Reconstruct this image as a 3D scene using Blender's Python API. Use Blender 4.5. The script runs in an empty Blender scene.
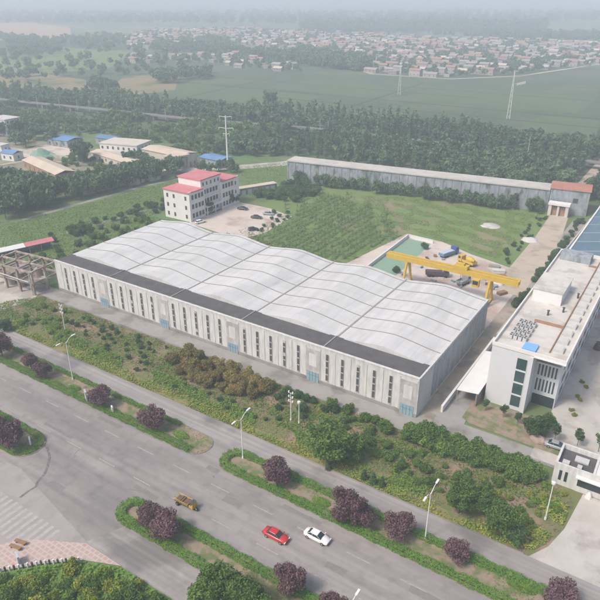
import bpy, bmesh, math, random
import numpy as np
from mathutils import Matrix, Vector
random.seed(7); RNG = np.random.default_rng(7)
S = bpy.context.scene; COL = S.collection
R = math.radians
# ------------------------------------------------------------------ camera model
FOC = 620.0; TH = math.atan(305/FOC); CH = 82.0; YAW = R(33.07)
def G(px, py, h=0.0):
    """point of the horizontal plane z=h seen at survey pixel (px,py)"""
    u = (px-300)/FOC; v = -(py-300)/FOC
    t = (CH-h)/(math.sin(TH)-v*math.cos(TH)); r = u*t; d = (math.cos(TH)+v*math.sin(TH))*t
    return (r*math.cos(YAW)-d*math.sin(YAW), r*math.sin(YAW)+d*math.cos(YAW))
def PX(x, y, z=0.0):
    r = x*math.cos(YAW)+y*math.sin(YAW); d = -x*math.sin(YAW)+y*math.cos(YAW); z -= CH
    w = d*math.cos(TH)-z*math.sin(TH)
    if w < 1: return (-1e6, -1e6)
    return (300+FOC*r/w, 300-FOC*(d*math.sin(TH)+z*math.cos(TH))/w)
def inside(p, poly):
    x, y = p; c = False; n = len(poly)
    for i in range(n):
        x1, y1 = poly[i]; x2, y2 = poly[(i+1) % n]
        if (y1 > y) != (y2 > y) and x < (x2-x1)*(y-y1)/(y2-y1)+x1: c = not c
    return c
# ------------------------------------------------------------------ materials
def rgb(c): return (c[0], c[1], c[2], 1)
def nd(nt, t, **kw):
    n = nt.nodes.new(t)
    for k, v in kw.items(): setattr(n, k, v)
    return n
def mat(name, col, rough=.85, col2=None, scale=1.0, amt=1.0, col3=None, scale3=None, thr3=(.5, .62), bump=0, bscale=None,
        metal=0, rnd=0, stretch=None, spec=.3, detail=6, coords='world'):
    """base colour mixed by noise between col and col2; col3 in patches; rnd = per-object brightness spread"""
    m = bpy.data.materials.new(name); m.use_nodes = True; nt = m.node_tree; b = nt.nodes['Principled BSDF']
    b.inputs['Roughness'].default_value = rough; b.inputs['Metallic'].default_value = metal
    b.inputs['Specular IOR Level'].default_value = spec
    b.inputs['Base Color'].default_value = rgb(col)
    out = None
    if coords == 'world':
        g = nd(nt, 'ShaderNodeNewGeometry').outputs['Position']
    else:
        g = nd(nt, 'ShaderNodeTexCoord').outputs['Object']
    if stretch:
        mp = nd(nt, 'ShaderNodeMapping'); mp.inputs['Scale'].default_value = stretch; nt.links.new(g, mp.inputs[0]); g = mp.outputs[0]
    if col2:
        n = nd(nt, 'ShaderNodeTexNoise'); n.inputs['Scale'].default_value = scale; n.inputs['Detail'].default_value = detail
        n.inputs['Roughness'].default_value = .65; nt.links.new(g, n.inputs['Vector'])
        mr = nd(nt, 'ShaderNodeMapRange'); mr.inputs[1].default_value = .5-.22/amt; mr.inputs[2].default_value = .5+.22/amt
        nt.links.new(n.outputs[0], mr.inputs[0])
        mx = nd(nt, 'ShaderNodeMix', data_type='RGBA'); mx.inputs[6].default_value = rgb(col); mx.inputs[7].default_value = rgb(col2)
        nt.links.new(mr.outputs[0], mx.inputs[0]); out = mx.outputs[2]
    if col3:
        n = nd(nt, 'ShaderNodeTexNoise'); n.inputs['Scale'].default_value = scale3; n.inputs['Detail'].default_value = 5
        n.inputs['Roughness'].default_value = .6
        nt.links.new(g, n.inputs['Vector'])
        mr = nd(nt, 'ShaderNodeMapRange'); mr.inputs[1].default_value = thr3[0]; mr.inputs[2].default_value = thr3[1]
        nt.links.new(n.outputs[0], mr.inputs[0])
        mx = nd(nt, 'ShaderNodeMix', data_type='RGBA'); mx.inputs[7].default_value = rgb(col3); mx.inputs[6].default_value = rgb(col)
        if out: nt.links.new(out, mx.inputs[6])
        nt.links.new(mr.outputs[0], mx.inputs[0]); out = mx.outputs[2]
    if rnd:
        oi = nd(nt, 'ShaderNodeObjectInfo'); mr = nd(nt, 'ShaderNodeMapRange'); mr.inputs[3].default_value = 1-rnd; mr.inputs[4].default_value = 1+rnd
        nt.links.new(oi.outputs['Random'], mr.inputs[0])
        hs = nd(nt, 'ShaderNodeHueSaturation'); hs.inputs['Color'].default_value = rgb(col)
        if out: nt.links.new(out, hs.inputs['Color'])
        nt.links.new(mr.outputs[0], hs.inputs['Value']); out = hs.outputs[0]
    if out: nt.links.new(out, b.inputs['Base Color'])
    if bump:
        n = nd(nt, 'ShaderNodeTexNoise'); n.inputs['Scale'].default_value = bscale or scale; n.inputs['Detail'].default_value = 4
        nt.links.new(g, n.inputs['Vector'])
        bp = nd(nt, 'ShaderNodeBump'); bp.inputs['Strength'].default_value = bump; bp.inputs['Distance'].default_value = .2
        nt.links.new(n.outputs[0], bp.inputs['Height']); nt.links.new(bp.outputs[0], b.inputs['Normal'])
    return m
def leafmat(name, a, b, scale=.5, rnd=.15, c=None, trans=.25, k=1.3):
    kk = (k*1.04, k*1.03, k*.78) if a[1] > a[0] else (k, k, k)
    a, b = [tuple(v*w for v, w in zip(q, kk)) for q in (a, b)]; c = tuple(v*w for v, w in zip(c, kk)) if c else None
    m = mat(name, a, .75, b, scale, 1.2, rnd=rnd, spec=.15, col3=c, scale3=.35, detail=3)
    nt = m.node_tree; p = nt.nodes['Principled BSDF']; o = nt.nodes['Material Output']
    t = nd(nt, 'ShaderNodeBsdfTranslucent'); mx = nd(nt, 'ShaderNodeMixShader'); mx.inputs[0].default_value = trans
    src = p.inputs['Base Color'].links[0].from_socket; nt.links.new(src, t.inputs[0])
    nt.links.new(p.outputs[0], mx.inputs[1]); nt.links.new(t.outputs[0], mx.inputs[2]); nt.links.new(mx.outputs[0], o.inputs[0])
    return m
M = {}
M['asphalt'] = mat('asphalt', (.275, .25, .24), .9, (.32, .293, .282), .35, col3=(.18, .168, .17), scale3=.05, thr3=(.48, .7), bump=.15, bscale=9, stretch=(.35, 1, 1))
M['asphalt_old'] = mat('asphalt_old', (.3, .276, .265), .9, (.34, .315, .302), .25, col3=(.2, .19, .185), scale3=.07, bump=.15, bscale=9)
M['paint'] = mat('road_paint', (.4, .38, .36), .7, (.27, .25, .24), 2.5, 1.4)
M['zebra'] = mat('crosswalk_paint', (.43, .405, .385), .7, (.33, .31, .295), 1.6, 1.5)
M['concrete'] = mat('concrete', (.42, .39, .35), .9, (.52, .49, .45), .25, col3=(.33, .3, .27), scale3=.12, bump=.1, bscale=4)
M['concrete_dull'] = mat('concrete_dull', (.26, .25, .235), .9, (.34, .325, .305), .3, col3=(.2, .19, .17), scale3=.15)
M['paleyard'] = mat('pale_yard', (.5, .43, .38), .95, (.6, .53, .47), .12, col3=(.4, .31, .26), scale3=.07, bump=.1, bscale=3)
M['dirtroad'] = mat('dirt_road', (.42, .35, .28), .95, (.5, .43, .35), .3, col3=(.34, .29, .23), scale3=.15, bump=.2, bscale=3)
M['soil'] = mat('soil', (.25, .19, .14), .95, (.32, .25, .19), .8, col3=(.14, .17, .07), scale3=.45, thr3=(.45, .6), bump=.4, bscale=4)
M['verge'] = mat('verge_soil', (.12, .16, .05), .95, (.18, .17, .08), .4, col3=(.28, .205, .145), scale3=.11, thr3=(.48, .58), bump=.5, bscale=3)
M['vergedry'] = mat('verge_dry', (.2, .2, .06), .95, (.26, .21, .1), .5, col3=(.11, .18, .05), scale3=.25, thr3=(.5, .6), bump=.4, bscale=4)
M['lawn'] = mat('lawn', (.10, .2, .045), .95, (.15, .24, .065), .6, bump=.4, bscale=5)
M['field'] = mat('meadow', (.12, .2, .055), .95, (.17, .225, .075), .08, col3=(.25, .2, .125), scale3=.06, thr3=(.54, .68), bump=.5, bscale=1.2)
M['greenfield'] = mat('green_field', (.085, .155, .05), .95, (.12, .19, .065), .12, col3=(.16, .19, .085), scale3=.05, bump=.6, bscale=.9)
M['nursery'] = mat('nursery_soil', (.055, .09, .032), .95, (.10, .115, .05), .3, bump=.3)
M['dirtalley'] = mat('alley_dirt', (.3,.26,.21), .95, (.37,.33,.28), .3, col3=(.22,.2,.17), scale3=.2)
M['court'] = mat('court_green', (.19, .31, .22), .8, (.24, .35, .26), .4)
M['white'] = mat('white_paint', (.74, .72, .7), .7, (.66, .645, .63), .5)
M['offwhite'] = mat('offwhite_plaster', (.6, .58, .55), .8, (.5, .48, .46), .4)
M['cream'] = mat('cream_plaster', (.6, .56, .47), .85, (.5, .46, .38), .3)
M['whwall'] = mat('warehouse_wall', (.64, .63, .61), .9, (.58, .57, .55), .35, col3=(.45, .44, .42), scale3=.5, thr3=(.58, .8), stretch=(1, 1, .25))
M['whpanel'] = mat('warehouse_panel', (.5, .48, .465), .9, (.45, .43, .42), .5, col3=(.4, .35, .34), scale3=.5, thr3=(.5, .7))
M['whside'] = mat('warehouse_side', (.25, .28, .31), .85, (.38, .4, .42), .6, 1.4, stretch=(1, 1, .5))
M['gutter'] = mat('valley_gutter', (.36, .35, .335), .8, (.28, .27, .25), .6)
M['patch'] = mat('asphalt_patch', (.19, .175, .17), .9, (.24, .22, .215), 1.2)
M['darkroof'] = mat('dark_felt', (.075, .072, .075), .95, (.12, .115, .115), .4, bump=.2, bscale=3)
M['whroof'] = mat('pale_roof', (.54, .54, .53), .6, (.6, .6, .59), .12, col3=(.43, .43, .43), scale3=.25, thr3=(.55, .8), stretch=(1, .3, 1))
M['seam'] = mat('roof_seam', (.27, .255, .235), .8)
M['glassdark'] = mat('dark_glass', (.03, .045, .05), .15, spec=.5)
M['glassgreen'] = mat('green_glass', (.03, .06, .065), .12, (.05, .095, .10), .6, spec=.6)
M['windark'] = mat('window_dark', (.05, .05, .055), .5, (.12, .115, .11), 1.2)
M['cyan'] = mat('cyan_door', (.2, .31, .35), .7, (.29, .38, .41), 1.0)
M['pinkroof'] = mat('pink_roof', (.5, .15, .17), .7, (.58, .24, .25), .5)
M['redtile'] = mat('red_tile', (.33, .14, .1), .8, (.42, .22, .17), .3)
M['blueroof'] = mat('blue_roof', (.10, .165, .225), .7, (.13, .20, .26), .1)
M['bluebright'] = mat('bright_blue_roof', (.11, .22, .42), .6, (.15, .28, .48), .2)
M['bluesheet'] = mat('dark_blue_sheet', (.1, .2, .3), .5, (.14, .25, .36), .2)
M['tan'] = mat('tan_roof', (.5, .41, .32), .9, (.6, .52, .42), .2)
M['brick'] = mat('brick_brown', (.3, .17, .11), .9, (.36, .23, .16), .8)
M['graywall'] = mat('gray_wall', (.25, .28, .31), .95, (.36, .395, .43), .35, 1.3, col3=(.1, .13, .1), scale3=.3, thr3=(.52, .68), stretch=(1, 1, .45))
M['topwhite'] = mat('weathered_white_roof', (.55, .53, .49), .9, (.4, .38, .35), .25)
M['yellow'] = mat('yellow_paint', (.62, .43, .05), .6, (.5, .33, .06), .8)
M['ruin'] = mat('rusty_frame', (.34, .27, .23), .9, (.25, .18, .15), .8, col3=(.45, .4, .36), scale3=.4)
M['metal'] = mat('galvanised', (.5, .5, .5), .45, metal=.3)
M['lampwhite'] = mat('lamp_white', (.72, .72, .7), .5)
M['red'] = mat('red_car', (.5, .03, .035), .25, spec=.6)
M['wcar'] = mat('white_car', (.78, .78, .78), .25, spec=.6)
M['black'] = mat('black_paint', (.02, .02, .022), .3, spec=.6)
M['silver'] = mat('silver_paint', (.3, .31, .33), .3, spec=.6)
M['bluep'] = mat('blue_paint', (.05, .1, .28), .5)
M['palebed'] = mat('pale_blue_bed', (.38, .45, .55), .6, (.5, .55, .62), 1)
M['tyre'] = mat('tyre', (.025, .025, .025), .9)
M['rim'] = mat('rim', (.4, .4, .4), .4, metal=.6)
M['lightglass'] = mat('light_glass', (.7, .7, .68), .2)
M['taillight'] = mat('tail_light', (.4, .02, .02), .3)
M['brownload'] = mat('brown_load', (.12, .07, .05), .9, (.2, .12, .08), 2)
M['darkload'] = mat('dark_load', (.07, .05, .06), .9, (.12, .08, .08), 1)
M['wood'] = mat('old_wood', (.22, .13, .07), .8, (.3, .19, .11), 2)
M['signblue'] = mat('pale_blue_panel', (.42, .47, .55), .6)
M['green_sign'] = mat('green_paint', (.08, .3, .17), .6)
M['bluetarp'] = mat('blue_tarp', (.2, .42, .75), .6)
M['hvac'] = mat('hvac', (.55, .55, .54), .6, (.45, .45, .45), 2)
M['tiles'] = mat('facade_tiles', (.58, .59, .61), .6, (.63, .64, .65), .3)
M['roofdeck'] = mat('roof_deck', (.52, .49, .45), .9, (.62, .59, .55), .25, col3=(.44, .41, .37), scale3=.2)
M['trunk'] = mat('bark', (.12, .09, .07), .95, (.18, .14, .1), 3)
M['side_ground'] = mat('side_street', (.3, .277, .262), .9, (.35, .325, .308), .3, col3=(.265, .245, .235), scale3=.12)
M['farfield'] = mat('far_field', (.058, .098, .052), .95, (.085, .125, .06), .02, col3=(.12, .13, .07), scale3=.012)
M['farfield2'] = mat('far_field_light', (.08, .125, .055), .95, (.10, .145, .07), .03)
M['stone'] = mat('stone', (.3, .22, .19), .9, (.38, .3, .26), 2)
M['rail'] = mat('viaduct_concrete', (.17, .17, .16), .9, (.23, .23, .21), .1)
# foliage
M['purple'] = leafmat('purple_leaves', (.105, .058, .066), (.15, .09, .098), 1.2, .15, trans=.15)
M['green'] = leafmat('green_leaves', (.06, .125, .038), (.11, .18, .055), .8, .2)
M['dgreen'] = leafmat('dark_leaves', (.045, .095, .045), (.075, .13, .06), .8, .2)
M['lgreen'] = leafmat('bright_leaves', (.10, .19, .04), (.155, .23, .06), .8, .15)
M['ygreen'] = leafmat('yellow_leaves', (.18, .235, .045), (.25, .25, .07), .5, .15, c=(.11, .2, .04))
M['olive'] = leafmat('olive_leaves', (.15, .155, .055), (.24, .175, .095), .35, .25)
M['hedge'] = leafmat('hedge_leaves', (.08, .19, .03), (.12, .235, .045), .7, .1)
M['poplar'] = leafmat('poplar_leaves', (.07, .125, .09), (.105, .165, .105), .15, .3)
M['scrub'] = leafmat('scrub_leaves', (.085, .155, .07), (.12, .19, .085), .15, .3)
M['weed'] = leafmat('weed_leaves', (.08, .18, .04), (.15, .2, .06), .22, .1, c=(.2, .17, .09))
M['meadowleaf'] = leafmat('meadow_leaves', (.12, .22, .055), (.16, .24, .07), .1, .1, c=(.2, .2, .1))
M['dry'] = leafmat('dry_grass', (.24,.2,.1), (.2,.15,.09), .3, .1)
M['compound'] = mat('compound_ground', (.2,.185,.13), .95, (.29,.26,.2), .12, col3=(.11,.14,.055), scale3=.09, thr3=(.5,.58))
M['crop'] = leafmat('crop_leaves', (.10, .185, .07), (.15, .24, .09), .1, .1, k=.95)
def add_streaks(m, vec, scale, lo, hi, amt, thr=(.4, .65)):
    """multiply the base colour by stretched noise: tyre tracks, runs, weathering"""
    nt = m.node_tree; p = nt.nodes['Principled BSDF']; g = nd(nt, 'ShaderNodeNewGeometry').outputs['Position']
    mp = nd(nt, 'ShaderNodeMapping'); mp.inputs['Scale'].default_value = vec; nt.links.new(g, mp.inputs[0])
    n = nd(nt, 'ShaderNodeTexNoise'); n.inputs['Scale'].default_value = scale; n.inputs['Detail'].default_value = 4; nt.links.new(mp.outputs[0], n.inputs[0])
    mr = nd(nt, 'ShaderNodeMapRange'); mr.inputs[1].default_value = thr[0]; mr.inputs[2].default_value = thr[1]; mr.inputs[3].default_value = lo; mr.inputs[4].default_value = hi
    nt.links.new(n.outputs[0], mr.inputs[0]); mx = nd(nt, 'ShaderNodeMix', data_type='RGBA', blend_type='MULTIPLY'); mx.inputs[0].default_value = amt
    src = p.inputs['Base Color'].links[0].from_socket; nt.links.new(src, mx.inputs[6]); nt.links.new(mr.outputs[0], mx.inputs[7]); nt.links.new(mx.outputs[2], p.inputs['Base Color'])
add_streaks(M['asphalt'], (.012, .55, 1), 1.0, .86, 1.07, 1)
add_streaks(M['asphalt'], (1, 1, 1), .5, .86, 1.02, 1, (.3, .5))
add_streaks(M['asphalt_old'], (.02, 1.2, 1), 1.0, .85, 1.08, 1)
add_streaks(M['whwall'], (1.6, 1.6, .3), 1.0, .86, 1.04, 1)
add_streaks(M['whpanel'], (1.2, 1.2, .3), 1.0, .85, 1.04, 1)
add_streaks(M['graywall'], (1.2, 1.2, .4), 1.0, .82, 1.08, 1)
add_streaks(M['whroof'], (.5, .08, 1), 1.0, .92, 1.04, 1)
def roof_panels(m, bw, rh, c1, c2, mort, ms):
    nt = m.node_tree; p = nt.nodes['Principled BSDF']; g = nd(nt, 'ShaderNodeNewGeometry').outputs['Position']
    br = nd(nt, 'ShaderNodeTexBrick'); br.offset = .0; br.inputs['Scale'].default_value = 1; br.inputs['Brick Width'].default_value = bw; br.inputs['Row Height'].default_value = rh
    br.inputs['Color1'].default_value = (c1, c1, c1, 1); br.inputs['Color2'].default_value = (c2, c2, c2, 1); br.inputs['Mortar'].default_value = (mort, mort, mort, 1); br.inputs['Mortar Size'].default_value = ms
    nt.links.new(g, br.inputs[0]); mx = nd(nt, 'ShaderNodeMix', data_type='RGBA', blend_type='MULTIPLY'); mx.inputs[0].default_value = 1
    src = p.inputs['Base Color'].links[0].from_socket; nt.links.new(src, mx.inputs[6]); nt.links.new(br.outputs[0], mx.inputs[7]); nt.links.new(mx.outputs[2], p.inputs['Base Color'])
roof_panels(M['whroof'], 3.96, 6.35, 1.03, .95, .84, .06)
roof_panels(M['blueroof'], 1.0, 10.0, 1.0, .93, .8, .05)
def tile_material():
    m = bpy.data.materials.new('pink_paving'); m.use_nodes = True; nt = m.node_tree; b = nt.nodes['Principled BSDF']
    g = nd(nt, 'ShaderNodeNewGeometry'); mp = nd(nt, 'ShaderNodeMapping'); mp.inputs['Rotation'].default_value = (0, 0, .0)
    nt.links.new(g.outputs['Position'], mp.inputs[0])
    br = nd(nt, 'ShaderNodeTexBrick'); br.inputs['Scale'].default_value = 1; br.inputs['Color1'].default_value = (.46, .28, .24, 1)
    br.inputs['Color2'].default_value = (.42, .27, .23, 1); br.inputs['Mortar'].default_value = (.45, .4, .37, 1)
    br.inputs['Mortar Size'].default_value = .14; br.inputs['Brick Width'].default_value = 1.0; br.inputs['Row Height'].default_value = .8
    nt.links.new(mp.outputs[0], br.inputs[0])
    n = nd(nt, 'ShaderNodeTexNoise'); n.inputs['Scale'].default_value = .6; nt.links.new(g.outputs['Position'], n.inputs[0])
    mr = nd(nt, 'ShaderNodeMapRange'); mr.inputs[1].default_value = .35; mr.inputs[2].default_value = .75; mr.inputs[4].default_value = .6
    nt.links.new(n.outputs[0], mr.inputs[0])
    mx = nd(nt, 'ShaderNodeMix', data_type='RGBA'); nt.links.new(br.outputs[0], mx.inputs[6]); mx.inputs[7].default_value = (.47, .42, .38, 1)
    nt.links.new(mr.outputs[0], mx.inputs[0]); nt.links.new(mx.outputs[2], b.inputs['Base Color']); b.inputs['Roughness'].default_value = .9
    return m
M['pinktile'] = tile_material()
def ground_material():
    m = bpy.data.materials.new('farmland'); m.use_nodes = True; nt = m.node_tree; b = nt.nodes['Principled BSDF']
    b.inputs['Roughness'].default_value = .95
    g = nd(nt, 'ShaderNodeNewGeometry').outputs['Position']
    def noise(sc, det=5):
        n = nd(nt, 'ShaderNodeTexNoise'); n.inputs['Scale'].default_value = sc; n.inputs['Detail'].default_value = det; nt.links.new(g, n.inputs[0]); return n.outputs[0]
    mp = nd(nt, 'ShaderNodeMapping'); mp.inputs['Scale'].default_value = (.5, 1, 1); nt.links.new(g, mp.inputs[0])
    v = nd(nt, 'ShaderNodeTexVoronoi'); v.distance = 'CHEBYCHEV'; v.inputs['Scale'].default_value = .009; nt.links.new(mp.outputs[0], v.inputs[0])
    ramp = nd(nt, 'ShaderNodeValToRGB'); cr = ramp.color_ramp; cr.interpolation = 'CONSTANT'
    cols = [(0, (.10, .16, .06)), (.3, (.13, .18, .07)), (.5, (.09, .145, .06)), (.66, (.16, .18, .085)), (.8, (.12, .17, .065)), (.92, (.25, .2, .13))]
    while len(cr.elements) < len(cols): cr.elements.new(.5)
    for e, (p, c) in zip(cr.elements, cols): e.position = p; e.color = rgb(c)
    sp = nd(nt, 'ShaderNodeSeparateColor'); nt.links.new(v.outputs['Color'], sp.inputs[0]); nt.links.new(sp.outputs[0], ramp.inputs[0])
    mx = nd(nt, 'ShaderNodeMix', data_type='RGBA', blend_type='MULTIPLY'); mx.inputs[0].default_value = .8
    mr = nd(nt, 'ShaderNodeMapRange'); mr.inputs[1].default_value = .3; mr.inputs[2].default_value = .7; mr.inputs[3].default_value = .6; mr.inputs[4].default_value = 1.3
    nt.links.new(noise(.05, 8), mr.inputs[0]); nt.links.new(ramp.outputs[0], mx.inputs[6]); nt.links.new(mr.outputs[0], mx.inputs[7])
    # woods in large patches
    mr2 = nd(nt, 'ShaderNodeMapRange'); mr2.inputs[1].default_value = .55; mr2.inputs[2].default_value = .6
    nt.links.new(noise(.0022, 8), mr2.inputs[0])
    mx2 = nd(nt, 'ShaderNodeMix', data_type='RGBA'); nt.links.new(mr2.outputs[0], mx2.inputs[0]); nt.links.new(mx.outputs[2], mx2.inputs[6])
    mx2.inputs[7].default_value = (.04, .07, .035, 1); nt.links.new(mx2.outputs[2], b.inputs['Base Color'])
    return m
M['ground'] = ground_material()
# ------------------------------------------------------------------ object helpers
def tag(o, label=None, cat=None, group=None, kind=None):
    if label: o['label'] = label
    if cat: o['category'] = cat
    if group: o['group'] = group
    if kind: o['kind'] = kind
    return o
def thing(name, label, cat, loc=(0, 0, 0), rot=0, group=None):
    o = bpy.data.objects.new(name, None); COL.objects.link(o); o.location = (tuple(loc)+(0,))[:3]; o.rotation_euler = (0, 0, rot)
    return tag(o, label, cat, group)
def link(name, me, parent=None):
    o = bpy.data.objects.new(name, me); COL.objects.link(o)
    if parent: o.parent = parent
    return o
def copy_tree(o, parent=None):
    c = o.copy(); COL.objects.link(c)
    if parent: c.parent = parent
    for ch in list(o.children): copy_tree(ch, c)
    return c
class MB:
    def __init__(s): s.v = []; s.f = []; s.m = []; s.T = None
    def _add(s, vs, fs, mi=0):
        b = len(s.v)
        if s.T is not None: vs = [tuple(s.T @ Vector(p)) for p in vs]
        s.v += [tuple(p) for p in vs]; s.f += [tuple(b+i for i in f) for f in fs]; s.m += [mi]*len(fs); return s
    def box(s, x0, y0, z0, x1, y1, z1, mi=0):
        return s._add([(x0,y0,z0),(x1,y0,z0),(x1,y1,z0),(x0,y1,z0),(x0,y0,z1),(x1,y0,z1),(x1,y1,z1),(x0,y1,z1)],
                      [(3,2,1,0),(4,5,6,7),(0,1,5,4),(1,2,6,5),(2,3,7,6),(3,0,4,7)], mi)
    def prism(s, poly, z0, z1, mi=0):
        n = len(poly); vs = [(p[0],p[1],z0) for p in poly]+[(p[0],p[1],z1) for p in poly]
        return s._add(vs, [tuple(range(n-1,-1,-1)), tuple(range(n,2*n))]+[(i,(i+1)%n,n+(i+1)%n,n+i) for i in range(n)], mi)
    def poly(s, pts, mi=0): return s._add(pts, [tuple(range(len(pts)))], mi)
    def tube(s, a, b, r0, r1=None, n=8, mi=0):
        r1 = r0 if r1 is None else r1; a = Vector(a); b = Vector(b); d = (b-a).normalized()
        u = d.cross(Vector((0,0,1)));  u = Vector((1,0,0)) if u.length < 1e-4 else u.normalized(); w = d.cross(u)
        vs = [a+(u*math.cos(2*math.pi*i/n)+w*math.sin(2*math.pi*i/n))*r0 for i in range(n)]+[b+(u*math.cos(2*math.pi*i/n)+w*math.sin(2*math.pi*i/n))*r1 for i in range(n)]
        return s._add(vs, [(i,(i+1)%n,n+(i+1)%n,n+i) for i in range(n)]+[tuple(range(n-1,-1,-1)), tuple(range(n,2*n))], mi)
    def beam(s, a, b, w, mi=0): return s.tube(a, b, w*.7, w*.7, 4, mi)
    def gable(s, x0, y0, x1, y1, z0, z1, ov=.4, mi=0, along='x', t=.15):
        """gabled roof slab pair"""
        if along == 'x':
            ym = (y0+y1)/2; prof = [(y0-ov, z0-.1), (ym, z1), (y1+ov, z0-.1), (y1+ov, z0-.1+t), (ym, z1+t), (y0-ov, z0-.1+t)]
            A = [(x0-ov, p[0], p[1]) for p in prof]; B = [(x1+ov, p[0], p[1]) for p in prof]
        else:
            xm = (x0+x1)/2; prof = [(x0-ov, z0-.1), (xm, z1), (x1+ov, z0-.1), (x1+ov, z0-.1+t), (xm, z1+t), (x0-ov, z0-.1+t)]
            A = [(p[0], y0-ov, p[1]) for p in prof]; B = [(p[0], y1+ov, p[1]) for p in prof]
        vs = A+B; fs = [(i,(i+1)%6,6+(i+1)%6,6+i) for i in range(6)]+[(0,1,4,5),(1,2,3,4),(11,10,7,6),(10,9,8,7)]
        return s._add(vs, fs, mi)
    def build(s, name, mats, parent=None, smooth=False):
        me = bpy.data.meshes.new(name); me.from_pydata(s.v, [], s.f)
        for m in (mats if isinstance(mats, (list, tuple)) else [mats]): me.materials.append(M[m])
        me.polygons.foreach_set('material_index', s.m)
        if smooth: me.polygons.foreach_set('use_smooth', [True]*len(s.f))
        bm = bmesh.new(); bm.from_mesh(me); bmesh.ops.recalc_face_normals(bm, faces=bm.faces); bm.to_mesh(me); bm.free()
        me.update(); return link(name, me, parent)
def quads_mesh(name, V, mats, mi=None):
    """V: (n,4,3) array of quads"""
    n = len(V); me = bpy.data.meshes.new(name)
    me.vertices.add(n*4); me.vertices.foreach_set('co', V.reshape(-1).astype(np.float32))
    me.loops.add(n*4); me.loops.foreach_set('vertex_index', np.arange(n*4, dtype=np.int32))
    me.polygons.add(n); me.polygons.foreach_set('loop_start', np.arange(0, n*4, 4, dtype=np.int32)); me.polygons.foreach_set('loop_total', np.full(n, 4, dtype=np.int32))
    for m in mats: me.materials.append(M[m])
    if mi is not None: me.polygons.foreach_set('material_index', np.asarray(mi, dtype=np.int32))
    me.update(calc_edges=True); return me
def leaves(P, N, size, rng, jit=.7):
    """leaf quads at P facing roughly N"""
    n = len(P); N = N+rng.normal(0, jit, (n, 3)); N /= np.linalg.norm(N, axis=1)[:, None]+1e-9
    r = rng.normal(0, 1, (n, 3)); U = np.cross(N, r); U /= np.linalg.norm(U, axis=1)[:, None]+1e-9; W = np.cross(N, U)
    s = (size*rng.uniform(.45, 1.0, n)**1.0*1.35)[:, None]
    return np.stack([P-U*s*.7, P-W*s*.4+N*s*.1, P+U*s*.7, P+W*s*.4+N*s*.1], axis=1)
def crown_points(lobes, n, rng, shell=.35):
    w = np.array([l[3]*l[4]*l[5] for l in lobes])**.67; w = w/w.sum(); k = rng.choice(len(lobes), n, p=w); L = np.array(lobes)[k]
    d = rng.normal(0, 1, (n, 3)); d /= np.linalg.norm(d, axis=1)[:, None]
    rr = rng.uniform(0, 1, n)**shell
    rr *= 1+.10*np.sin(d[:, 0]*9+k)*np.cos(d[:, 2]*8)
    return L[:, :3]+d*L[:, 3:6]*rr[:, None], d
def blob_lobes(rng, r, h, z0, n, sr=.5):
    out = [(0, 0, z0+h*.5, r*.7, r*.7, h*.45)]
    for i in range(n):
        a = rng.uniform(0, 2*math.pi); q = r*rng.uniform(.4, .66); z = z0+h*rng.uniform(.25, .85); s = r*rng.uniform(sr*.7, sr)
        out.append((q*math.cos(a), q*math.sin(a), z, s, s, s*.8))
    return out
def trunk_mesh(name, h, r, rng, limbs=4, spread=1.0, top=.8):
    b = MB(); b.tube((0,0,-.1), (0,0,h*.5), r, r*.75, 7); b.tube((0,0,h*.5), (.05*h*rng.uniform(-1,1), .05*h*rng.uniform(-1,1), h*top), r*.75, r*.25, 6)
    for i in range(limbs):
        a = i*2.4+rng.uniform(0, 1); z = h*rng.uniform(.3, .55); b.tube((0,0,z), (spread*math.cos(a), spread*math.sin(a), z+h*rng.uniform(.2, .35)), r*.5, r*.15, 5)
    o = b.build(name, 'trunk'); me = o.data; bpy.data.objects.remove(o); return me
PROTO = {}
def tree_kind(kind, variants, maker):
    rng = np.random.default_rng(sum(map(ord, kind))); PROTO[kind] = [maker(rng) for _ in range(variants)]
def mk(lobefn, n, size, matname, th, tr, limbs=4, spread=1., shell=.35, jit=.7):
    def f(rng):
        P, N = crown_points(lobefn(rng), n, rng, shell)
        return (trunk_mesh('trunk', th, tr, rng, limbs, spread), quads_mesh('crown', leaves(P, N, size, rng, jit), [matname]))
    return f
tree_kind('purple', 4, mk(lambda g: blob_lobes(g, 2.1, g.uniform(2.9, 3.7), .8, 13, .44), 4600, .19, 'purple', 3.6, .13, 6, 1.2))
tree_kind('broad', 4, mk(lambda g: blob_lobes(g, 3.2, 5.2, 1.2, 20, .38), 7000, .27, 'green', 6, .2, 6, 1.8))
tree_kind('dark', 4, mk(lambda g: blob_lobes(g, 3.0, 6, 1.2, 14, .42), 5000, .32, 'dgreen', 6.5, .2, 6, 1.6))
tree_kind('shrub', 4, mk(lambda g: blob_lobes(g, 1.3, 1.7, .1, 8, .5), 1500, .2, 'green', 1.3, .06, 4, .6))
tree_kind('lshrub', 4, mk(lambda g: blob_lobes(g, 1.2, 1.4, .05, 8, .5), 1400, .2, 'lgreen', 1.1, .06, 4, .5))
tree_kind('dshrub', 3, mk(lambda g: blob_lobes(g, 1.3, 1.9, .1, 8, .5), 1500, .2, 'dgreen', 1.4, .06, 4, .6))
tree_kind('olive', 4, mk(lambda g: blob_lobes(g, 2.0, 3.0, .4, 10, .5), 3000, .24, 'olive', 2.6, .09, 5, 1.1))
tree_kind('yshrub', 3, mk(lambda g: blob_lobes(g, 1.2, 1.2, .05, 7, .5), 1200, .2, 'ygreen', 1., .05, 4, .5))
tree_kind('sapling', 3, mk(lambda g: blob_lobes(g, 1.0, 2.6, 1.3, 7, .5), 900, .2, 'dgreen', 3.4, .06, 5, .6))
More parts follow.
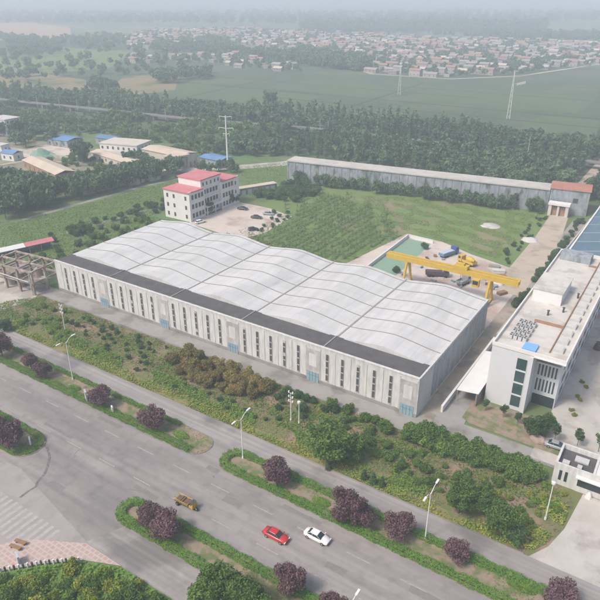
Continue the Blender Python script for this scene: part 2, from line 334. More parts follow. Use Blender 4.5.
tree_kind('conifer', 2, mk(lambda g: [(0,0,.5+i*.45,.75-i*.13,.75-i*.13,.45) for i in range(5)], 900, .17, 'dgreen', 2.2, .07, 2, .3))
def poplar_lobes(g):
    out = []; H = g.uniform(.85, 1.1)
    for i in range(9):
        z = (2.4+i*1.45)*H; r = g.uniform(1.9, 2.6)*math.sin(math.pi*(.28+.6*i/9.)); a = g.uniform(0, 6.3); q = g.uniform(.3, 1.1)
        out.append((q*math.cos(a), q*math.sin(a), z, r, r, 1.5))
    return out
tree_kind('poplar', 6, mk(poplar_lobes, 560, .85, 'poplar', 13, .22, 3, .9, .5))
tree_kind('wood', 5, mk(lambda g: blob_lobes(g, 3.3, g.uniform(5, 7), 1.2, 10, .5), 520, .8, 'poplar', 6.5, .2, 4, 1.5, .45))
tree_kind('scrub', 4, mk(lambda g: blob_lobes(g, 3.4, g.uniform(4, 6), .6, 10, .5), 480, .8, 'scrub', 5.5, .2, 4, 1.5, .45))
TREES = []
def plant(kind, name, label, cat, x, y, s=1., group=None, sz=1., rot=None):
    v = random.choice(PROTO[kind]); t = thing(name, label, cat, (x, y, 0), random.uniform(0, 6.28) if rot is None else rot, group)
    sx = s*random.uniform(.94, 1.06); t.scale = (sx, s*random.uniform(.94, 1.06), s*sz)
    link('trunk', v[0], t); link('crown', v[1], t); TREES.append((x, y)); return t
def mass(name, kind, spots, label, cat, group=None):
    """one mesh holding many crowns: a mass nobody could count (kind stuff)"""
    A = []
    for (x, y, s) in spots:
        me = random.choice(PROTO[kind])[1]; n = len(me.vertices); co = np.empty(n*3, np.float32); me.vertices.foreach_get('co', co); co = co.reshape(-1, 4, 3)
        if n > 1200: co = co[RNG.choice(len(co), 150, replace=False)]; co = (co-co.mean(1, keepdims=True))*1.7+co.mean(1, keepdims=True)
        a = random.uniform(0, 6.28); c, q = math.cos(a), math.sin(a); D = co.copy()
        D[..., 0] = (co[..., 0]*c-co[..., 1]*q)*s+x; D[..., 1] = (co[..., 0]*q+co[..., 1]*c)*s+y; D[..., 2] = co[..., 2]*s; A.append(D)
    o = link(name, quads_mesh(name, np.concatenate(A), [MATOF[kind]]))
    return tag(o, label, cat, group, 'stuff')
MATOF = {'scrub': 'scrub', 'poplar': 'poplar', 'wood': 'poplar', 'shrub': 'green', 'olive': 'olive'}
def sheet(name, pts, z, m, kind='structure'):
    b = MB(); b.poly([(p[0], p[1], z) for p in pts]); o = b.build(name, m)
    if o.data.polygons[0].normal.z < 0: o.data.flip_normals()
    o['kind'] = kind; return o
def rect(x0, y0, x1, y1): return [(x0,y0),(x1,y0),(x1,y1),(x0,y1)]
def tufts(name, poly, n, size, m, label, cat, h=.25, rng=RNG, zb=0., avoid=None, thr=None):
    """loose low vegetation strewn over a polygon: stuff"""
    xs = [p[0] for p in poly]; ys = [p[1] for p in poly]; P = []
    k = 0
    while len(P) < n and k < n*12:
        k += 1; x = random.uniform(min(xs), max(xs)); y = random.uniform(min(ys), max(ys))
        if not inside((x, y), poly): continue
        if thr is not None and (math.sin(x*.31+math.sin(y*.5)*1.7)+math.sin(y*.63+x*.17)+math.sin(x*.9+y*.3)*.5) < thr: continue
        P.append((x, y, zb+random.uniform(0, h)))
    P = np.array(P); N = np.zeros_like(P); N[:, 2] = 1
    o = link(name, quads_mesh(name, leaves(P, N, size, rng, .38), [m]))
    return tag(o, label, cat, None, 'stuff')
#@@SETTING
# ================================================================== GROUND
b = MB(); b.poly([(-9000,-3000,0),(9000,-3000,0),(9000,15000,0),(-9000,15000,0)]); b.T = None
g_ = b.build('ground', 'ground'); g_.location = (-4000, 0, 0); g_['kind'] = 'structure'
sheet('field', [(-640,300),(60,300),(200,900),(-420,900),(-800,760),(-900,400)], .01, 'farfield')
for i, (x0, y0, x1, y1, m) in enumerate([(-470,432,-300,500,'farfield2'),(-290,436,-120,520,'farfield'),(-110,440,20,505,'farfield2'),(-380,520,-250,600,'farfield2'),
        (-240,530,-90,625,'farfield2'),(-80,515,60,600,'farfield'),(-200,640,120,800,'farfield'),(30,600,200,760,'farfield2')]):
    sheet('field', rect(x0, y0, x1, y1), .02+.004*i, m)
M['ochre'] = mat('ochre_field', (.28, .21, .12), .95, (.22, .2, .1), .03, col3=(.1, .13, .05), scale3=.02)
M['redsoil'] = mat('red_soil_field', (.5, .31, .2), .95, (.42, .29, .19), .01)
sheet('field', [G(-30,92), G(-20,76), G(40,73), G(85,80), G(92,92), G(50,93)], .07, 'ochre')
sheet('field', [G(105,92), G(125,76), G(180,74), G(175,90), G(135,95)], .07, 'ochre')
sheet('field', [G(-40,38), G(-20,24), G(30,22), G(70,28), G(72,37), G(30,42)], .08, 'redsoil')
sheet('field', [G(-40,70), G(-20,50), G(60,47), G(130,52), G(110,68), G(40,74)], .065, 'field')
# tracks between the fields
M['rut'] = mat('bare_rut', (.24, .18, .12), .95, (.14, .17, .07), .5, 1.5)

def ribbon(name, pts, w, z, m):
    L = []; Rr = []
    for i, p in enumerate(pts):
        a = pts[max(i-1, 0)]; c = pts[min(i+1, len(pts)-1)]; d = Vector((c[0]-a[0], c[1]-a[1])).normalized(); n = Vector((-d.y, d.x))*w/2
        L.append((p[0]+n.x, p[1]+n.y, z)); Rr.append((p[0]-n.x, p[1]-n.y, z))
    b = MB()
    for i in range(len(pts)-1): b.poly([L[i], Rr[i], Rr[i+1], L[i+1]])
    o = b.build(name, m); o['kind'] = 'structure'
    if o.data.polygons[0].normal.z < 0: o.data.flip_normals()
    return o
M['hedgeline'] = mat('field_margin', (.03, .055, .025), .95, (.05, .08, .03), .3)
for i, (p, q, w) in enumerate([((-560,505),(-60,512),3),((-520,560),(-180,566),3),((-330,470),(30,478),2.5),((-300,600),(140,606),3),((-180,690),(170,700),4),((-250,440),(-262,640),2.5),((-60,440),(-75,600),2.5),((-400,430),(-420,600),2.5)]):
    ribbon('field_path', [p, q], w, .055+.002*i, 'hedgeline')
ribbon('field_path', [G(485,26), G(500,24), G(530,25), G(546,29), G(550,36)], 9, .07, 'concrete')
ribbon('field_path', [G(300,52), G(330,58), G(372,74), G(450,79), G(520,76), G(600,64)], 6, .075, 'dirtroad')
# local grounds
sheet('field', [(-420,60),(-157,60),(-157,160),(-150,270),(-290,300),(-420,300)], .03, 'greenfield')
sheet('field', rect(-157,150,-100,262), .036, 'field')
sheet('field', [(-100,150),(-45,150),(-45,268),(-135,262),(-140,240),(-100,210)], .042, 'field')
sheet('verge', [(-260,80.6),(-8.2,80.6),(-6,84.5),(-4.6,90),(-3.6,100.4),(-30,103),(-36,99.5),(-160,99.5),(-160,86),(-185,84)], .06, 'verge')
sheet('verge_strip', [(-150,80.7),(-12,80.7),(-12,83),(-60,83.2),(-150,83.6)], .07, 'vergedry')
sheet('pavement', [(-175,99.4),(-36,99.4),(-33,103),(-9,104.8),(-9,108.4),(-29,108.4),(-31,160),(-31,262),(-38,262),(-38.6,150),(-38.6,104.8),(-158,104.8),(-175,104.8)], .08, 'concrete_dull')
sheet('alley', [(-38.45,105.6),(-34.9,105.6),(-34.7,176),(-38.2,178)], .085, 'dirtalley')
sheet('pavement', [(-185,84),(-160,85),(-158,96),(-160,99.5),(-175,101),(-200,99)], .09, 'concrete')
sheet('pavement', [(-8.2,80.7),(60,80.7),(60,100.4),(-3.6,100.4),(-4.6,90),(-6,84.5)], .085, 'concrete')
sheet('pavement', rect(-14.5,105.5,60,330), .09, 'concrete')
sheet('flower_bed', [(-30.2,110.5),(-28,109.3),(-13,108.9),(6,108.9),(6,112.5),(-13,112.6),(-14.5,119),(-30.2,119)], .1, 'soil')
sheet('yard', [(-96,150),(-38.5,150),(-38.5,196),(-47,199),(-60,203),(-73,209),(-88,210)], .06, 'paleyard')
sheet('yard', [(-166.5,174),(-138,170),(-134,181),(-136,203),(-150,207),(-166.5,207)], .07, 'paleyard')
sheet('dirt_road', [(-46,178),(-36.5,178),(-35.8,205),(-37,235),(-41.5,272),(-41.5,420),(-48,420),(-48,272),(-46,235),(-45.5,199)], .1, 'dirtroad')
sheet('court_surface', [G(367,269), G(408,238.5), G(431,244), G(389,282)], .09, 'court')
ribbon('path', [(-199,128),(-198,140),(-195,160),(-190,190),(-186,215)], 2.2, .055, 'concrete_dull')
ribbon('path', [(-226,140),(-224,165),(-221,200),(-214,232)], 2.4, .055, 'concrete_dull')
sheet('yard', [(-345,185),(-232,178),(-222,228),(-222,256),(-345,240),(-400,236),(-400,200)], .05, 'compound')
sheet('yard', [G(12,156), G(36,146), G(60,143), G(78,145), G(76,155), G(40,160)], .06, 'paleyard')
ribbon('dirt_road', [(-232,228),(-222,240),(-205,256),(-190,275),(-182,292)], 9, .07, 'concrete')
ribbon('path', [G(0,165), G(30,160), G(60,162), G(90,157), G(120,150)], 3, .075, 'dirtroad')
# ---- roads
sheet('road', [(-700,57.5),(-700,80.7),(200,80.7),(200,49),(-62,43.2),(-72,43.2),(-96,43.2),(-118,43.2),(-700,43.2)], .1, 'asphalt')
sheet('service_road', [(-700,75.9),(-700,80.6),(200,80.6),(200,75.9)], .104, 'asphalt_old')
sheet('service_road', [(-71,43.3),(200,43.3),(200,49.3),(-68,49.3)], .104, 'asphalt_old')
sheet('side_street', [(-118,-40),(-118,46),(-96,48.5),(-69.8,43.25),(-79.8,37.2),(-80,-40)], .108, 'side_ground')
sheet('garden_ground', [(-80,-30),(-80.5,31),(-77.5,32.2),(-73.5,36.4),(-68.4,40.6),(-62,43.1),(60,43.1),(60,-30)], .11, 'lawn')
sheet('pink_pavement', [(-82.5,30),(-77.2,32.3),(-73.2,36.5),(-68.2,40.7),(-62.2,43.2),(-70.6,43.2),(-80.4,38),(-82.5,35)], .125, 'pinktile')
def jig(n, x0, y0, x1, y1, a): return [(x0+(x1-x0)*i/n+random.uniform(-a, a), y0+(y1-y0)*i/n+random.uniform(-a, a)) for i in range(n+1)]
M['tar'] = mat('tar_seam', (.11, .10, .098), .9, (.23, .21, .2), 1.6, 1.5)
ribbon('tar_seam', [G(*p) for p in [(44,443),(48,450),(50,458),(48,466),(45,474),(38,482),(36,487),(28,492),(20,498)]], .5, .114, 'tar')
for k in range(3):
    x = random.uniform(-120, -30); y = random.uniform(56.5, 68)
    ribbon('tar_seam', jig(5, x, y, x+random.uniform(-4, 4), y+random.uniform(-2.5, 2.5), .3), .1, .1145, 'tar')
for (x, y, L, D) in ((-118,62.5,5,1.6),(-96,67.2,7,1.1),(-84,60.5,3,2.2),(-74,56.6,6,1.0),(-58,63.2,4,1.5),(-48,67.6,8,.9),(-35,60.8,3.5,1.3),(-22,64.0,6,1.2),(-88,48.2,4,1.6),(-104,59.6,9,.7),(-66,67.9,3,1.2)):
    q = jig(4, x, y, x+L, y, .12)+[(u, v) for u, v in reversed(jig(4, x, y+D, x+L, y+D, .12))]; sheet('asphalt_patch', q, .1085+.0001*(x % 7), 'patch')
n = 0
for yy, x0 in ((65.3, -178.2), (58.7, -182.0)):
    for k in range(24):
        x = x0+9.65*k
        o = sheet('lane_marking', rect(x, yy-.11, x+4.4, yy+.11), .112, 'paint')
for k in range(15):
    x = -97.5+k*1.45
    sheet('crosswalk_stripe', [(x, 36.6), (x+.7, 36.6), (x+.7, 42.6), (x, 42.6)], .112, 'zebra')
# ---- medians: kerb + soil bed
def rounded(x0, y0, x1, y1, left=True, right=False, n=8):
    r = (y1-y0)/2; ym = (y0+y1)/2; pts = []
    if left: pts += [(x0+r-r*math.sin(a), ym+r*math.cos(a)) for a in [math.pi*i/n for i in range(n+1)]]
    else: pts += [(x0, y1), (x0, y0)]
    if right: pts += [(x1-r+r*math.sin(a), ym-r*math.cos(a)) for a in [math.pi*i/n for i in range(n+1)]]
    else: pts += [(x1, y0), (x1, y1)]
    return pts
MED = {'a': rounded(-700, 69.3, -68.9, 75.8, False, True), 'b': rounded(-65.6, 69.3, 200, 75.8, True), 'c': rounded(-72.2, 49.4, 200, 55.4, True), 'd': rounded(-700, 49.6, -97.3, 57.4, False, True)}
for k, p in MED.items():
    b = MB(); b.prism(p, 0, .2); o = b.build('median_kerb', 'asphalt'); o['kind'] = 'structure'
    cx = sum(q[0] for q in p)/len(p); cy = sum(q[1] for q in p)/len(p)
    q2 = []
    y0 = min(q[1] for q in p); y1 = max(q[1] for q in p); xmin = min(q[0] for q in p); xmax = max(q[0] for q in p)
    for (x, y) in p: q2.append((min(max(x, xmin+.15), xmax-.15), y0+.15+(y-y0)/(y1-y0)*(y1-y0-.3)))
    sheet('median_soil', q2, .22, 'soil')
    sub = [(max(-200, x), y) if x < -200 else (min(x, 20), y) for x, y in p]
    tufts('median_grass', sub, 1500, .2, 'weed', 'thin grass and weeds growing on the bare median soil', 'grass', .06, zb=.22, thr=.5)
# kerbs along the verge and the garden
for pts in ([(-160,80.75),(-9,80.75)], [(200,43.2),(-62,43.2)]):
    b = MB(); (x0, y0), (x1, y1) = pts; b.box(min(x0,x1), y0-.1, 0, max(x0,x1), y0+.06, .2); o = b.build('kerb', 'asphalt_old'); o['kind'] = 'structure'
# ================================================================== HEDGES
def hedge(path, w, h, label, density=150, m='hedge', loc=None, group=None, size=.17):
    w *= 1.35; h *= 1.15
    P = []; N = []
    for (x0, y0), (x1, y1) in zip(path, path[1:]):
        L = math.hypot(x1-x0, y1-y0); n = int(L*density*(w+2*h)/2.2)
        t = RNG.uniform(0, 1, n); side = RNG.uniform(0, 1, n); dx, dy = (x1-x0)/L, (y1-y0)/L
        s = np.where(side < .55, RNG.uniform(-w/2, w/2, n), np.where(side < .78, -w/2, w/2)); z = np.where(side < .55, h, RNG.uniform(0, h, n))
        wob = 1+.13*np.sin(t*L*1.3)+.08*np.sin(t*L*3.7+1)
        nx = np.where(side < .55, 0, np.sign(s)); nz = np.where(side < .55, 1., .2)
        P.append(np.stack([x0+dx*L*t-dy*s*wob, y0+dy*L*t+dx*s*wob, .2+z*wob*(1-.25*(np.abs(s)/(w/2))**3*(side < .55))], 1)); N.append(np.stack([-dy*nx, dx*nx, nz], 1))
    P = np.concatenate(P); N = np.concatenate(N); P += RNG.normal(0, .05, P.shape)
    c = thing('hedge', label, 'hedge', (path[0][0], path[0][1], 0), 0, group); P -= np.array([path[0][0], path[0][1], 0])
    link('leaf_mass', quads_mesh('leaf_mass', leaves(P, N, size, RNG, .4), [m]), c)
    b = MB()
    for (x0, y0), (x1, y1) in zip(path, path[1:]):
        b.beam((x0-path[0][0], y0-path[0][1], .1+h*.2), (x1-path[0][0], y1-path[0][1], .1+h*.2), h*.22)
    b.build('stem_core', 'hedgeline', c); return c
def nose(xc, yc, r, sgn, n=7): return [(xc+sgn*r*math.sin(math.pi*i/n), yc-r*math.cos(math.pi*i/n)) for i in range(n+1)]
hg = 'clipped hedges edging the medians'
hedge([(-175,70.2),(-120,70.2),(-72,70.2)], 1.3, .55, 'clipped green hedge along the highway side of the median left of the side opening', group=hg)
hedge([(-175,75.1),(-125,75.1),(-79,75.1)], .8, .5, 'narrow hedge along the service road, on the median left of the side opening', group=hg)
hedge([(30,70.2),(-20,70.2),(-60,70.2)]+nose(-62.1,72.6,2.4,-1)[1:]+[(-40,75),(-10,75),(30,75)], 1.15, .6, 'clipped green hedge looping round the rounded end of the median right of the side opening', group=hg)
hedge([(20,54.6),(-30,54.6),(-66,54.5)]+nose(-69,52.4,2.3,-1)[::-1][1:]+[(-50,50.2),(20,50.2)], 1.15, .6, 'clipped green hedge looping round the end of the median in the lower part', group=hg)
hedge([(-150,50.5),(-102,50.5)]+nose(-101.4,53.5,3.0,1)[1:]+[(-150,56.5)], 1.0, .4, 'low green hedge round the traffic island at the far left', group=hg)
pg = 'bright low planting patches on the medians'
for (px, py, w, l, lab) in [(75,389,1.6,3.4,'bright green planting patch beside the lamp post on the left median'),(181,436,1.9,4.2,'bright green planting patch at the end of the left median'),
        (321,503,2.0,3.6,'bright green planting patch left of the big pair of purple trees'),(521,588,1.9,4.6,'bright green planting patch at the lower right end of the median')]:
    x, y = G(px, py); n = 1500; a = RNG.uniform(0, 6.28, n); q = np.sqrt(RNG.uniform(0, 1, n)); P = np.stack([q*np.cos(a)*l/2, q*np.sin(a)*w/2, .25+.35*(1-q**3)+RNG.uniform(0, .1, n)], 1)
    N = np.zeros_like(P); N[:, 2] = 1; t = thing('shrub_patch', lab, 'shrub', (x, y, 0), 0, pg); link('leaf_mass', quads_mesh('leaf_mass', leaves(P, N, .22, RNG, .5), ['lgreen']), t)
# ================================================================== VERGE COVER
VG = [(-170,81),(-9,81),(-6.5,84.5),(-5,90),(-4.5,99.8),(-30,102),(-36,99),(-158,99)]
tufts('undergrowth', VG, 20000, .34, 'weed', 'weedy undergrowth and rough grass covering the verge', 'weeds', .3, zb=.07, thr=-.1)
tufts('undergrowth', [(-150,80.9),(-12,80.9),(-12,83.6),(-150,84.2)], 5200, .28, 'ygreen', 'yellowish ground cover along the edge of the service road', 'ground cover', .4, zb=.08, thr=-1.2)
tufts('undergrowth', [(-150,84.2),(-28,83.8),(-28,87),(-150,88)], 9000, .3, 'lgreen', 'bright green creeper band running through the verge', 'ground cover', .5, zb=.08, thr=-.5)
tufts('undergrowth', [(-20,81.5),(-8.5,81.4),(-6.5,85),(-5,90),(-5,96),(-9,95),(-13,88)], 1800, .34, 'ygreen', 'yellow green low plants at the rounded corner beside the entrance apron', 'ground cover', .5, zb=.1, thr=-.6)
tufts('dry_grass', VG, 12000, .26, 'dry', 'dry brownish grass mixed through the weedy verge', 'dry grass', .2, zb=.08, thr=-2)
tufts('undergrowth', [(-160,86),(-22,86),(-9,90),(-8,98),(-36,98.5),(-158,98.5)], 9000, .26, 'green', 'dark green weeds mixed through the verge', 'weeds', .45, zb=.08, thr=-2)
tufts('garden_cover', [(-80,20),(-77.2,31),(-73,36),(-68,40.1),(-62,42.6),(-46,42.7),(-46,20)], 7000, .4, 'lgreen', 'dense green planting filling the corner garden', 'ground cover', .6, zb=.1)
tufts('meadow_grass', [(-99,214),(-88,213),(-60,206),(-51,201),(-51,262),(-110,253),(-130,243)], 18000, .28, 'meadowleaf', 'rough grass on the open field behind the warehouse', 'grass', .2, zb=.05, thr=-.3)
tufts('meadow_grass', [(-225,132),(-168,110),(-160,150),(-168,172),(-186,172),(-186,228),(-214,228)], 24000, .42, 'meadowleaf', 'rough green grass of the fields left of the white office block', 'grass', .3, zb=.05, thr=-2)
for pts, w_ in (([(-118,215),(-104,222),(-90,226),(-72,238),(-60,246)],2.2),([(-92,214),(-98,226),(-112,238),(-128,243)],2.6),([(-94,215),(-88,228),(-92,244)],1.6),([(-60,207),(-66,220),(-82,232),(-100,250)],1.8),([(-54,204),(-55,225),(-62,240)],1.4)):
    P_ = []
    for (x0,y0),(x1,y1) in zip(pts, pts[1:]): P_ += jig(5, x0, y0, x1, y1, .5)[:-1]
    ribbon('dirt_rut', P_, w_*.6, .052+random.random()*.004, 'rut')
tufts('meadow_grass', [(-186,232),(-166,214),(-160,244),(-172,262),(-186,285),(-200,262),(-214,244)], 5000, .42, 'meadowleaf', 'rough grass between the white office block and the long shed', 'grass', .3, zb=.05, thr=-2)
tufts('meadow_grass', [(-262,96),(-202,100),(-198,128),(-226,136),(-262,126)], 5000, .45, 'meadowleaf', 'rough grass at the left edge above the long canopy', 'grass', .3, zb=.05, thr=-2)
tufts('meadow_grass', [(-148,166),(-96,158),(-88,204),(-108,222),(-134,240),(-141,238),(-137,205)], 7000, .3, 'green', 'low green cover between the young nursery plants', 'grass', .2, zb=.05, thr=-.6)
# nursery crop rows
V = []
for i, x in enumerate(np.arange(-150, -84, 3.0)):
    for y in np.arange(160, 244, 2.5):
        e = 3.5*math.sin(x*.7+y*.4)+random.uniform(-3,3)
        if not inside((x+e, y+e*.7), [(-147,166),(-96,157),(-91,176),(-87,204),(-104,222),(-134,240),(-141,239),(-143,214),(-137,206),(-134,181)]) or random.random() < .08: continue
        if inside((x,y), [(-96.5,150),(-38,150),(-38,220),(-73,210),(-88,211)]) or inside((x,y), [(-167,174),(-137,169),(-133,181),(-135,204),(-167,208)]): continue
        ZP = RNG.uniform(.2, random.uniform(2.0, 3.2), 44); TP = 1.1-ZP/3.4
        P = np.stack([x+RNG.normal(0, .5, 44)*TP+random.uniform(-.25,.25), y+RNG.normal(0, .5, 44)*TP, ZP], 1); N = P-np.array([x, y, -.6]); V.append(leaves(P, N, .42, RNG, .3))
o = link('nursery_plants', quads_mesh('nursery_plants', np.concatenate(V), ['crop'])); tag(o, 'rows of young plants filling the nursery plot behind the warehouse', 'crop', None, 'stuff')
# ================================================================== WAREHOUSE
wx0, wx1, wy0, wy1, wh = -157.3, -38.5, 105., 150.5, 9.9
W = thing('warehouse', 'long grey factory hall with wavy white roof, dark roof strip and narrow window columns', 'warehouse', (wx0, wy0, 0))
LX = wx1-wx0; LY = wy1-wy0
b = MB(); b.box(0, 0, 0, LX, LY, wh-.6)
b.box(0, -.05, wh-.6, LX, .35, wh+.1); b.box(LX-.35, .35, wh-.6, LX+.05, LY, wh-.1)
b.box(-.05, -.12, 0, LX+.05, .0, .9, 1)
for i in range(5):
    for k in range(6):
        x = LX-23.9*i-.35-4*k
        if x > .5: b.box(x-.12, -.1, .9, x+.12, 0, wh-.6)
b.box(-.1, -.16, wh-.05, LX+.1, .5, wh+.14)
b.build('wall', ['whwall', 'concrete_dull'], W)
b = MB(); b.box(LX, .5, .0, LX+.03, 7.5, wh-.6)
b.build('end_bay', 'offwhite', W)
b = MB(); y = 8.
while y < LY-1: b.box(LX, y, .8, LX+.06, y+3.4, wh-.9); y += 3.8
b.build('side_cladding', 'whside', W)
b = MB(); b.box(.1, .5, wh-.6, LX-.4, 6.5, wh-.1)
for i in range(1, 5): b.box(LX-23.8*i-.15, .5, wh-.1, LX-23.8*i+.15, 6.5, wh+.08, 1)
b.build('dark_roof', ['darkroof', 'concrete_dull'], W)
# wavy roof
b = MB(); nb = 5; bay = 23.72; x_off = LX-nb*bay+.1; N_ = 16; prof = []
for i in range(nb*N_+1):
    t = (i % N_)/N_; h = (.6*(.5-.5*math.cos(2*math.pi*t))+.4*(1-abs(2*t-1)))*1.4
    prof.append((x_off+bay*i/N_ if i else 0, wh-.25+h))
for (xa, za), (xb, zb) in zip(prof, prof[1:]):
    b._add([(xa,6.2,za),(xb,6.2,zb),(xb,LY+.3,zb),(xa,LY+.3,za)], [(0,1,2,3)], 0)
    b._add([(xa,6.2,wh-.7),(xb,6.2,wh-.7),(xb,6.2,zb),(xa,6.2,za)], [(0,1,2,3)], 0)
    b._add([(xa,LY+.3,wh-.7),(xb,LY+.3,wh-.7),(xb,LY+.3,zb),(xa,LY+.3,za)], [(0,1,2,3)], 0)
rf = b.build('roof', ['whroof'], W)
for k in range(1, 7):
    y = 6.2+k*6.35; b = MB()
    for (xa, za), (xb, zb) in zip(prof, prof[1:]): b._add([(xa,y-.12,za+.01),(xb,y-.12,zb+.01),(xb,y+.12,zb+.01),(xa,y+.12,za+.01),(xa,y-.12,za+.1),(xb,y-.12,zb+.1),(xb,y+.12,zb+.1),(xa,y+.12,za+.1)], [(4,5,6,7),(0,1,5,4),(2,3,7,6)], 0)
    b.build('roof_seam', 'seam', rf)
for i in range(1, nb): x = x_off+bay*i; b = MB(); b.box(x-.2, 6.3, wh-.22, x+.2, LY+.2, wh-.1); b.build('gutter', 'gutter', rf)
for i in range(5):
    xd = LX-23.9*i-2.3
    d = MB(); d.box(xd-1.9, -.16, .9, xd+1.9, -.1, wh-1.2); d.box(xd-1.0, -.2, 4.2, xd+1.0, -.16, 7.5, 1); d.build('door_bay', ['whpanel', 'whwall'], W)
    d = MB(); d.box(xd-1.6, -.26, 0, xd+1.6, -.17, 2.7); dd = d.build('door', 'cyan', W)
    d = MB()
    for q in (-.8, 0, .8): d.box(xd+q-.05, -.3, .1, xd+q+.05, -.262, 2.6)
    d.box(xd-1.5, -.3, 1.7, xd+1.5, -.263, 1.8); d.build('door_rib', 'bluesheet', dd)
    for k in range(1, 6):
        x = xd-4.0*k+(-.1)
        if x < 1: continue
        w = MB(); w.box(x-.38, -.125, 1.2, x+.38, -.105, wh-1.4, 0)
        for z, hh in ((1.5, 1.5), (3.35, 1.5), (5.2, 1.4), (6.9, 1.6)):
            if random.random() < .12: hh *= .6
            w.box(x-.3, -.15, z, x+.3, -.126, z+hh, 1); w.box(x-.42, -.22, z-.12, x+.42, -.1, z-.02, 0)
        w.build('window', ['whpanel', 'windark'], W)
# boundary wall of the lane, lean-to
def wallthing(p, q, h, t, m, label, cat='wall', name='boundary_wall', cap=None, group=None):
    L = math.hypot(q[0]-p[0], q[1]-p[1]); o = thing(name, label, cat, (p[0], p[1], 0), math.atan2(q[1]-p[1], q[0]-p[0]), group)
    b = MB(); b.box(0, -t/2, 0, L, t/2, h)
    k = 0
    while k < L: b.box(k-.15, -t/2-.06, 0, k+.15, t/2+.06, h+.05); k += 4
    b.build('panel', m, o)
    if cap: b = MB(); b.box(-.1, -t/2-.08, h+.05, L+.1, t/2+.08, h+.15); b.build('coping', cap, o)
    return o
wallthing((-34.6,110),(-34.4,146), 1.6, .35, 'white', 'white boundary wall running up the lane beside the warehouse', cap='white')
wallthing((-34.3,148),(-31.8,262), 1.8, .3, 'concrete', 'long pale wall beside the dirt road and hedge', cap='concrete')
wallthing((-156,99.2),(-52,99.2), .5, .25, 'concrete_dull', 'low kerb wall between the verge and the lane in front of the warehouse', name='low_wall')
C_ = thing('lean_to_shelter', 'white open shelter with a sloping roof beside the tall tiled office', 'shelter', (-33.6,115.6,0))
b = MB(); b._add([(0,0,3.0),(4.9,0,3.6),(4.9,20,3.6),(0,20,3.0),(0,0,3.12),(4.9,0,3.72),(4.9,20,3.72),(0,20,3.12)], [(3,2,1,0),(4,5,6,7),(0,1,5,4),(1,2,6,5),(2,3,7,6),(3,0,4,7)]); b.build('roof', 'white', C_)
for y in (.2, 6.6, 13.2, 19.8):
    b = MB(); b.tube((.2,y,0),(.2,y,3.0),.07); b.build('post', 'metal', C_)
b = MB(); b.box(4.3, .3, 0, 4.6, 19, 3.4); b.build('back_panel', 'concrete_dull', C_)
# ================================================================== OFFICE
ox0, ox1, oy0, oy1, oh = -28.3, -14.4, 119.5, 184., 15.
O = thing('office_building', 'tall tiled office block with green glass strip and cluttered flat roof', 'building', (0,0,0))
O.location = (ox0, oy0, 0); X = ox1-ox0; Y = oy1-oy0
b = MB(); b.box(0, 0, 0, 8.8, 6.5, oh-.8); b.box(0, 6.5, 0, X, Y, oh-.8)
for z in np.arange(.9, oh-.8, .95): b.box(-.015, -.015, z, 8.8, 0, z+.02, 1)
b.box(8.8, 5.0, 0, X, 6.5, oh-.8); b.box(8.0, -.5, 0, 8.8, 0, oh-.8)
b.build('wall', ['tiles', 'hvac'], O)
b = MB(); b.box(0,0,oh-.8,X+1.2,Y,oh-.55); rfo = b.build('roof', 'roofdeck', O)
b = MB()
for q in ((-.1,-.1,X+1.3,.2),(-.1,Y-.2,X+1.3,Y+.1),(-.1,.2,.2,Y-.2),(X+1.0,.2,X+1.3,Y-.2)): b.box(q[0],q[1],oh-.55,q[2],q[3],oh+.25)
b.build('parapet', 'white', rfo)
b = MB(); b.box(5.6, -.06, 1.0, 7.7, -.03, 13.0); gs = b.build('glass_strip', 'glassgreen', O)
b = MB()
for z in (3.9, 7.0, 10.1): b.box(5.55, -.12, z-.2, 7.75, -.065, z+.2)
for x in (5.55, 7.7): b.box(x-.04, -.1, 1, x+.04, -.063, 13)
b.build('mullion', 'tiles', gs)
b = MB(); b.box(9.0, 4.9, 11.6, X-.1, 4.96, 13.6); gg = b.build('window_band', 'glassgreen', O)
b = MB(); b.box(8.8, -.3, 14.2, X+1.3, 4.9, 14.44); b.box(8.9, 3.8, 10.9, X, 4.9, 11.3); b.build('canopy_slab', 'white', O)
for z0, z1 in ((7.5, 10.4), (3.6, 6.6)):
    for i in range(6):
        x = 9.25+i*.72; w = MB(); w.box(x, 4.93, z0, x+.34, 4.985, z1); w.build('window', 'windark' if z0 > 5 else 'glassgreen', O)
b = MB(); b.box(9, 4.9, 0, X-.2, 4.97, 2.6); b.build('entrance_glass', 'glassdark', O)
for k in range(9):   # side windows on the court side
    for z in (1.2, 4.6, 8.0, 11.2):
        w = MB(); w.box(X-.01, 9+k*6, z, X+.05, 12.4+k*6, z+1.6); w.build('window', 'glassdark', O)
# roof furniture (fixed parts)
PH = MB(); PH.box(1.2, 27, oh-.55, 8.0, 38, oh+2.6); ph = PH.build('penthouse', 'white', O)
b = MB(); b.box(1.0, 26.8, oh+2.6, 8.2, 38.2, oh+2.8); b.build('penthouse_roof', 'roofdeck', ph)
PH = MB(); PH.box(1.0, 58, oh-.55, 9, 62.5, oh+1.4); PH.build('penthouse', 'graywall', O)
for k in range(14):
    y = 4+k*4.1; s = MB(); s.box(X-2.4, y, oh-.55, X-.3, y+2.3, oh+.1); s.box(X-2.2, y+.2, oh+.1, X-.5, y+2.1, oh+.2, 1); s.build('skylight', ['hvac','offwhite'], rfo)
b = MB(); b.box(X-2.9, 3, oh-.55, X-2.7, 61, oh-.2); b.box(4.8, 15.5, oh-.55, X-2.9, 15.8, oh+.1); b.box(9, 56.5, oh-.55, X-2.9, 56.8, oh+.0); b.build('roof_kerb', 'brick', rfo)
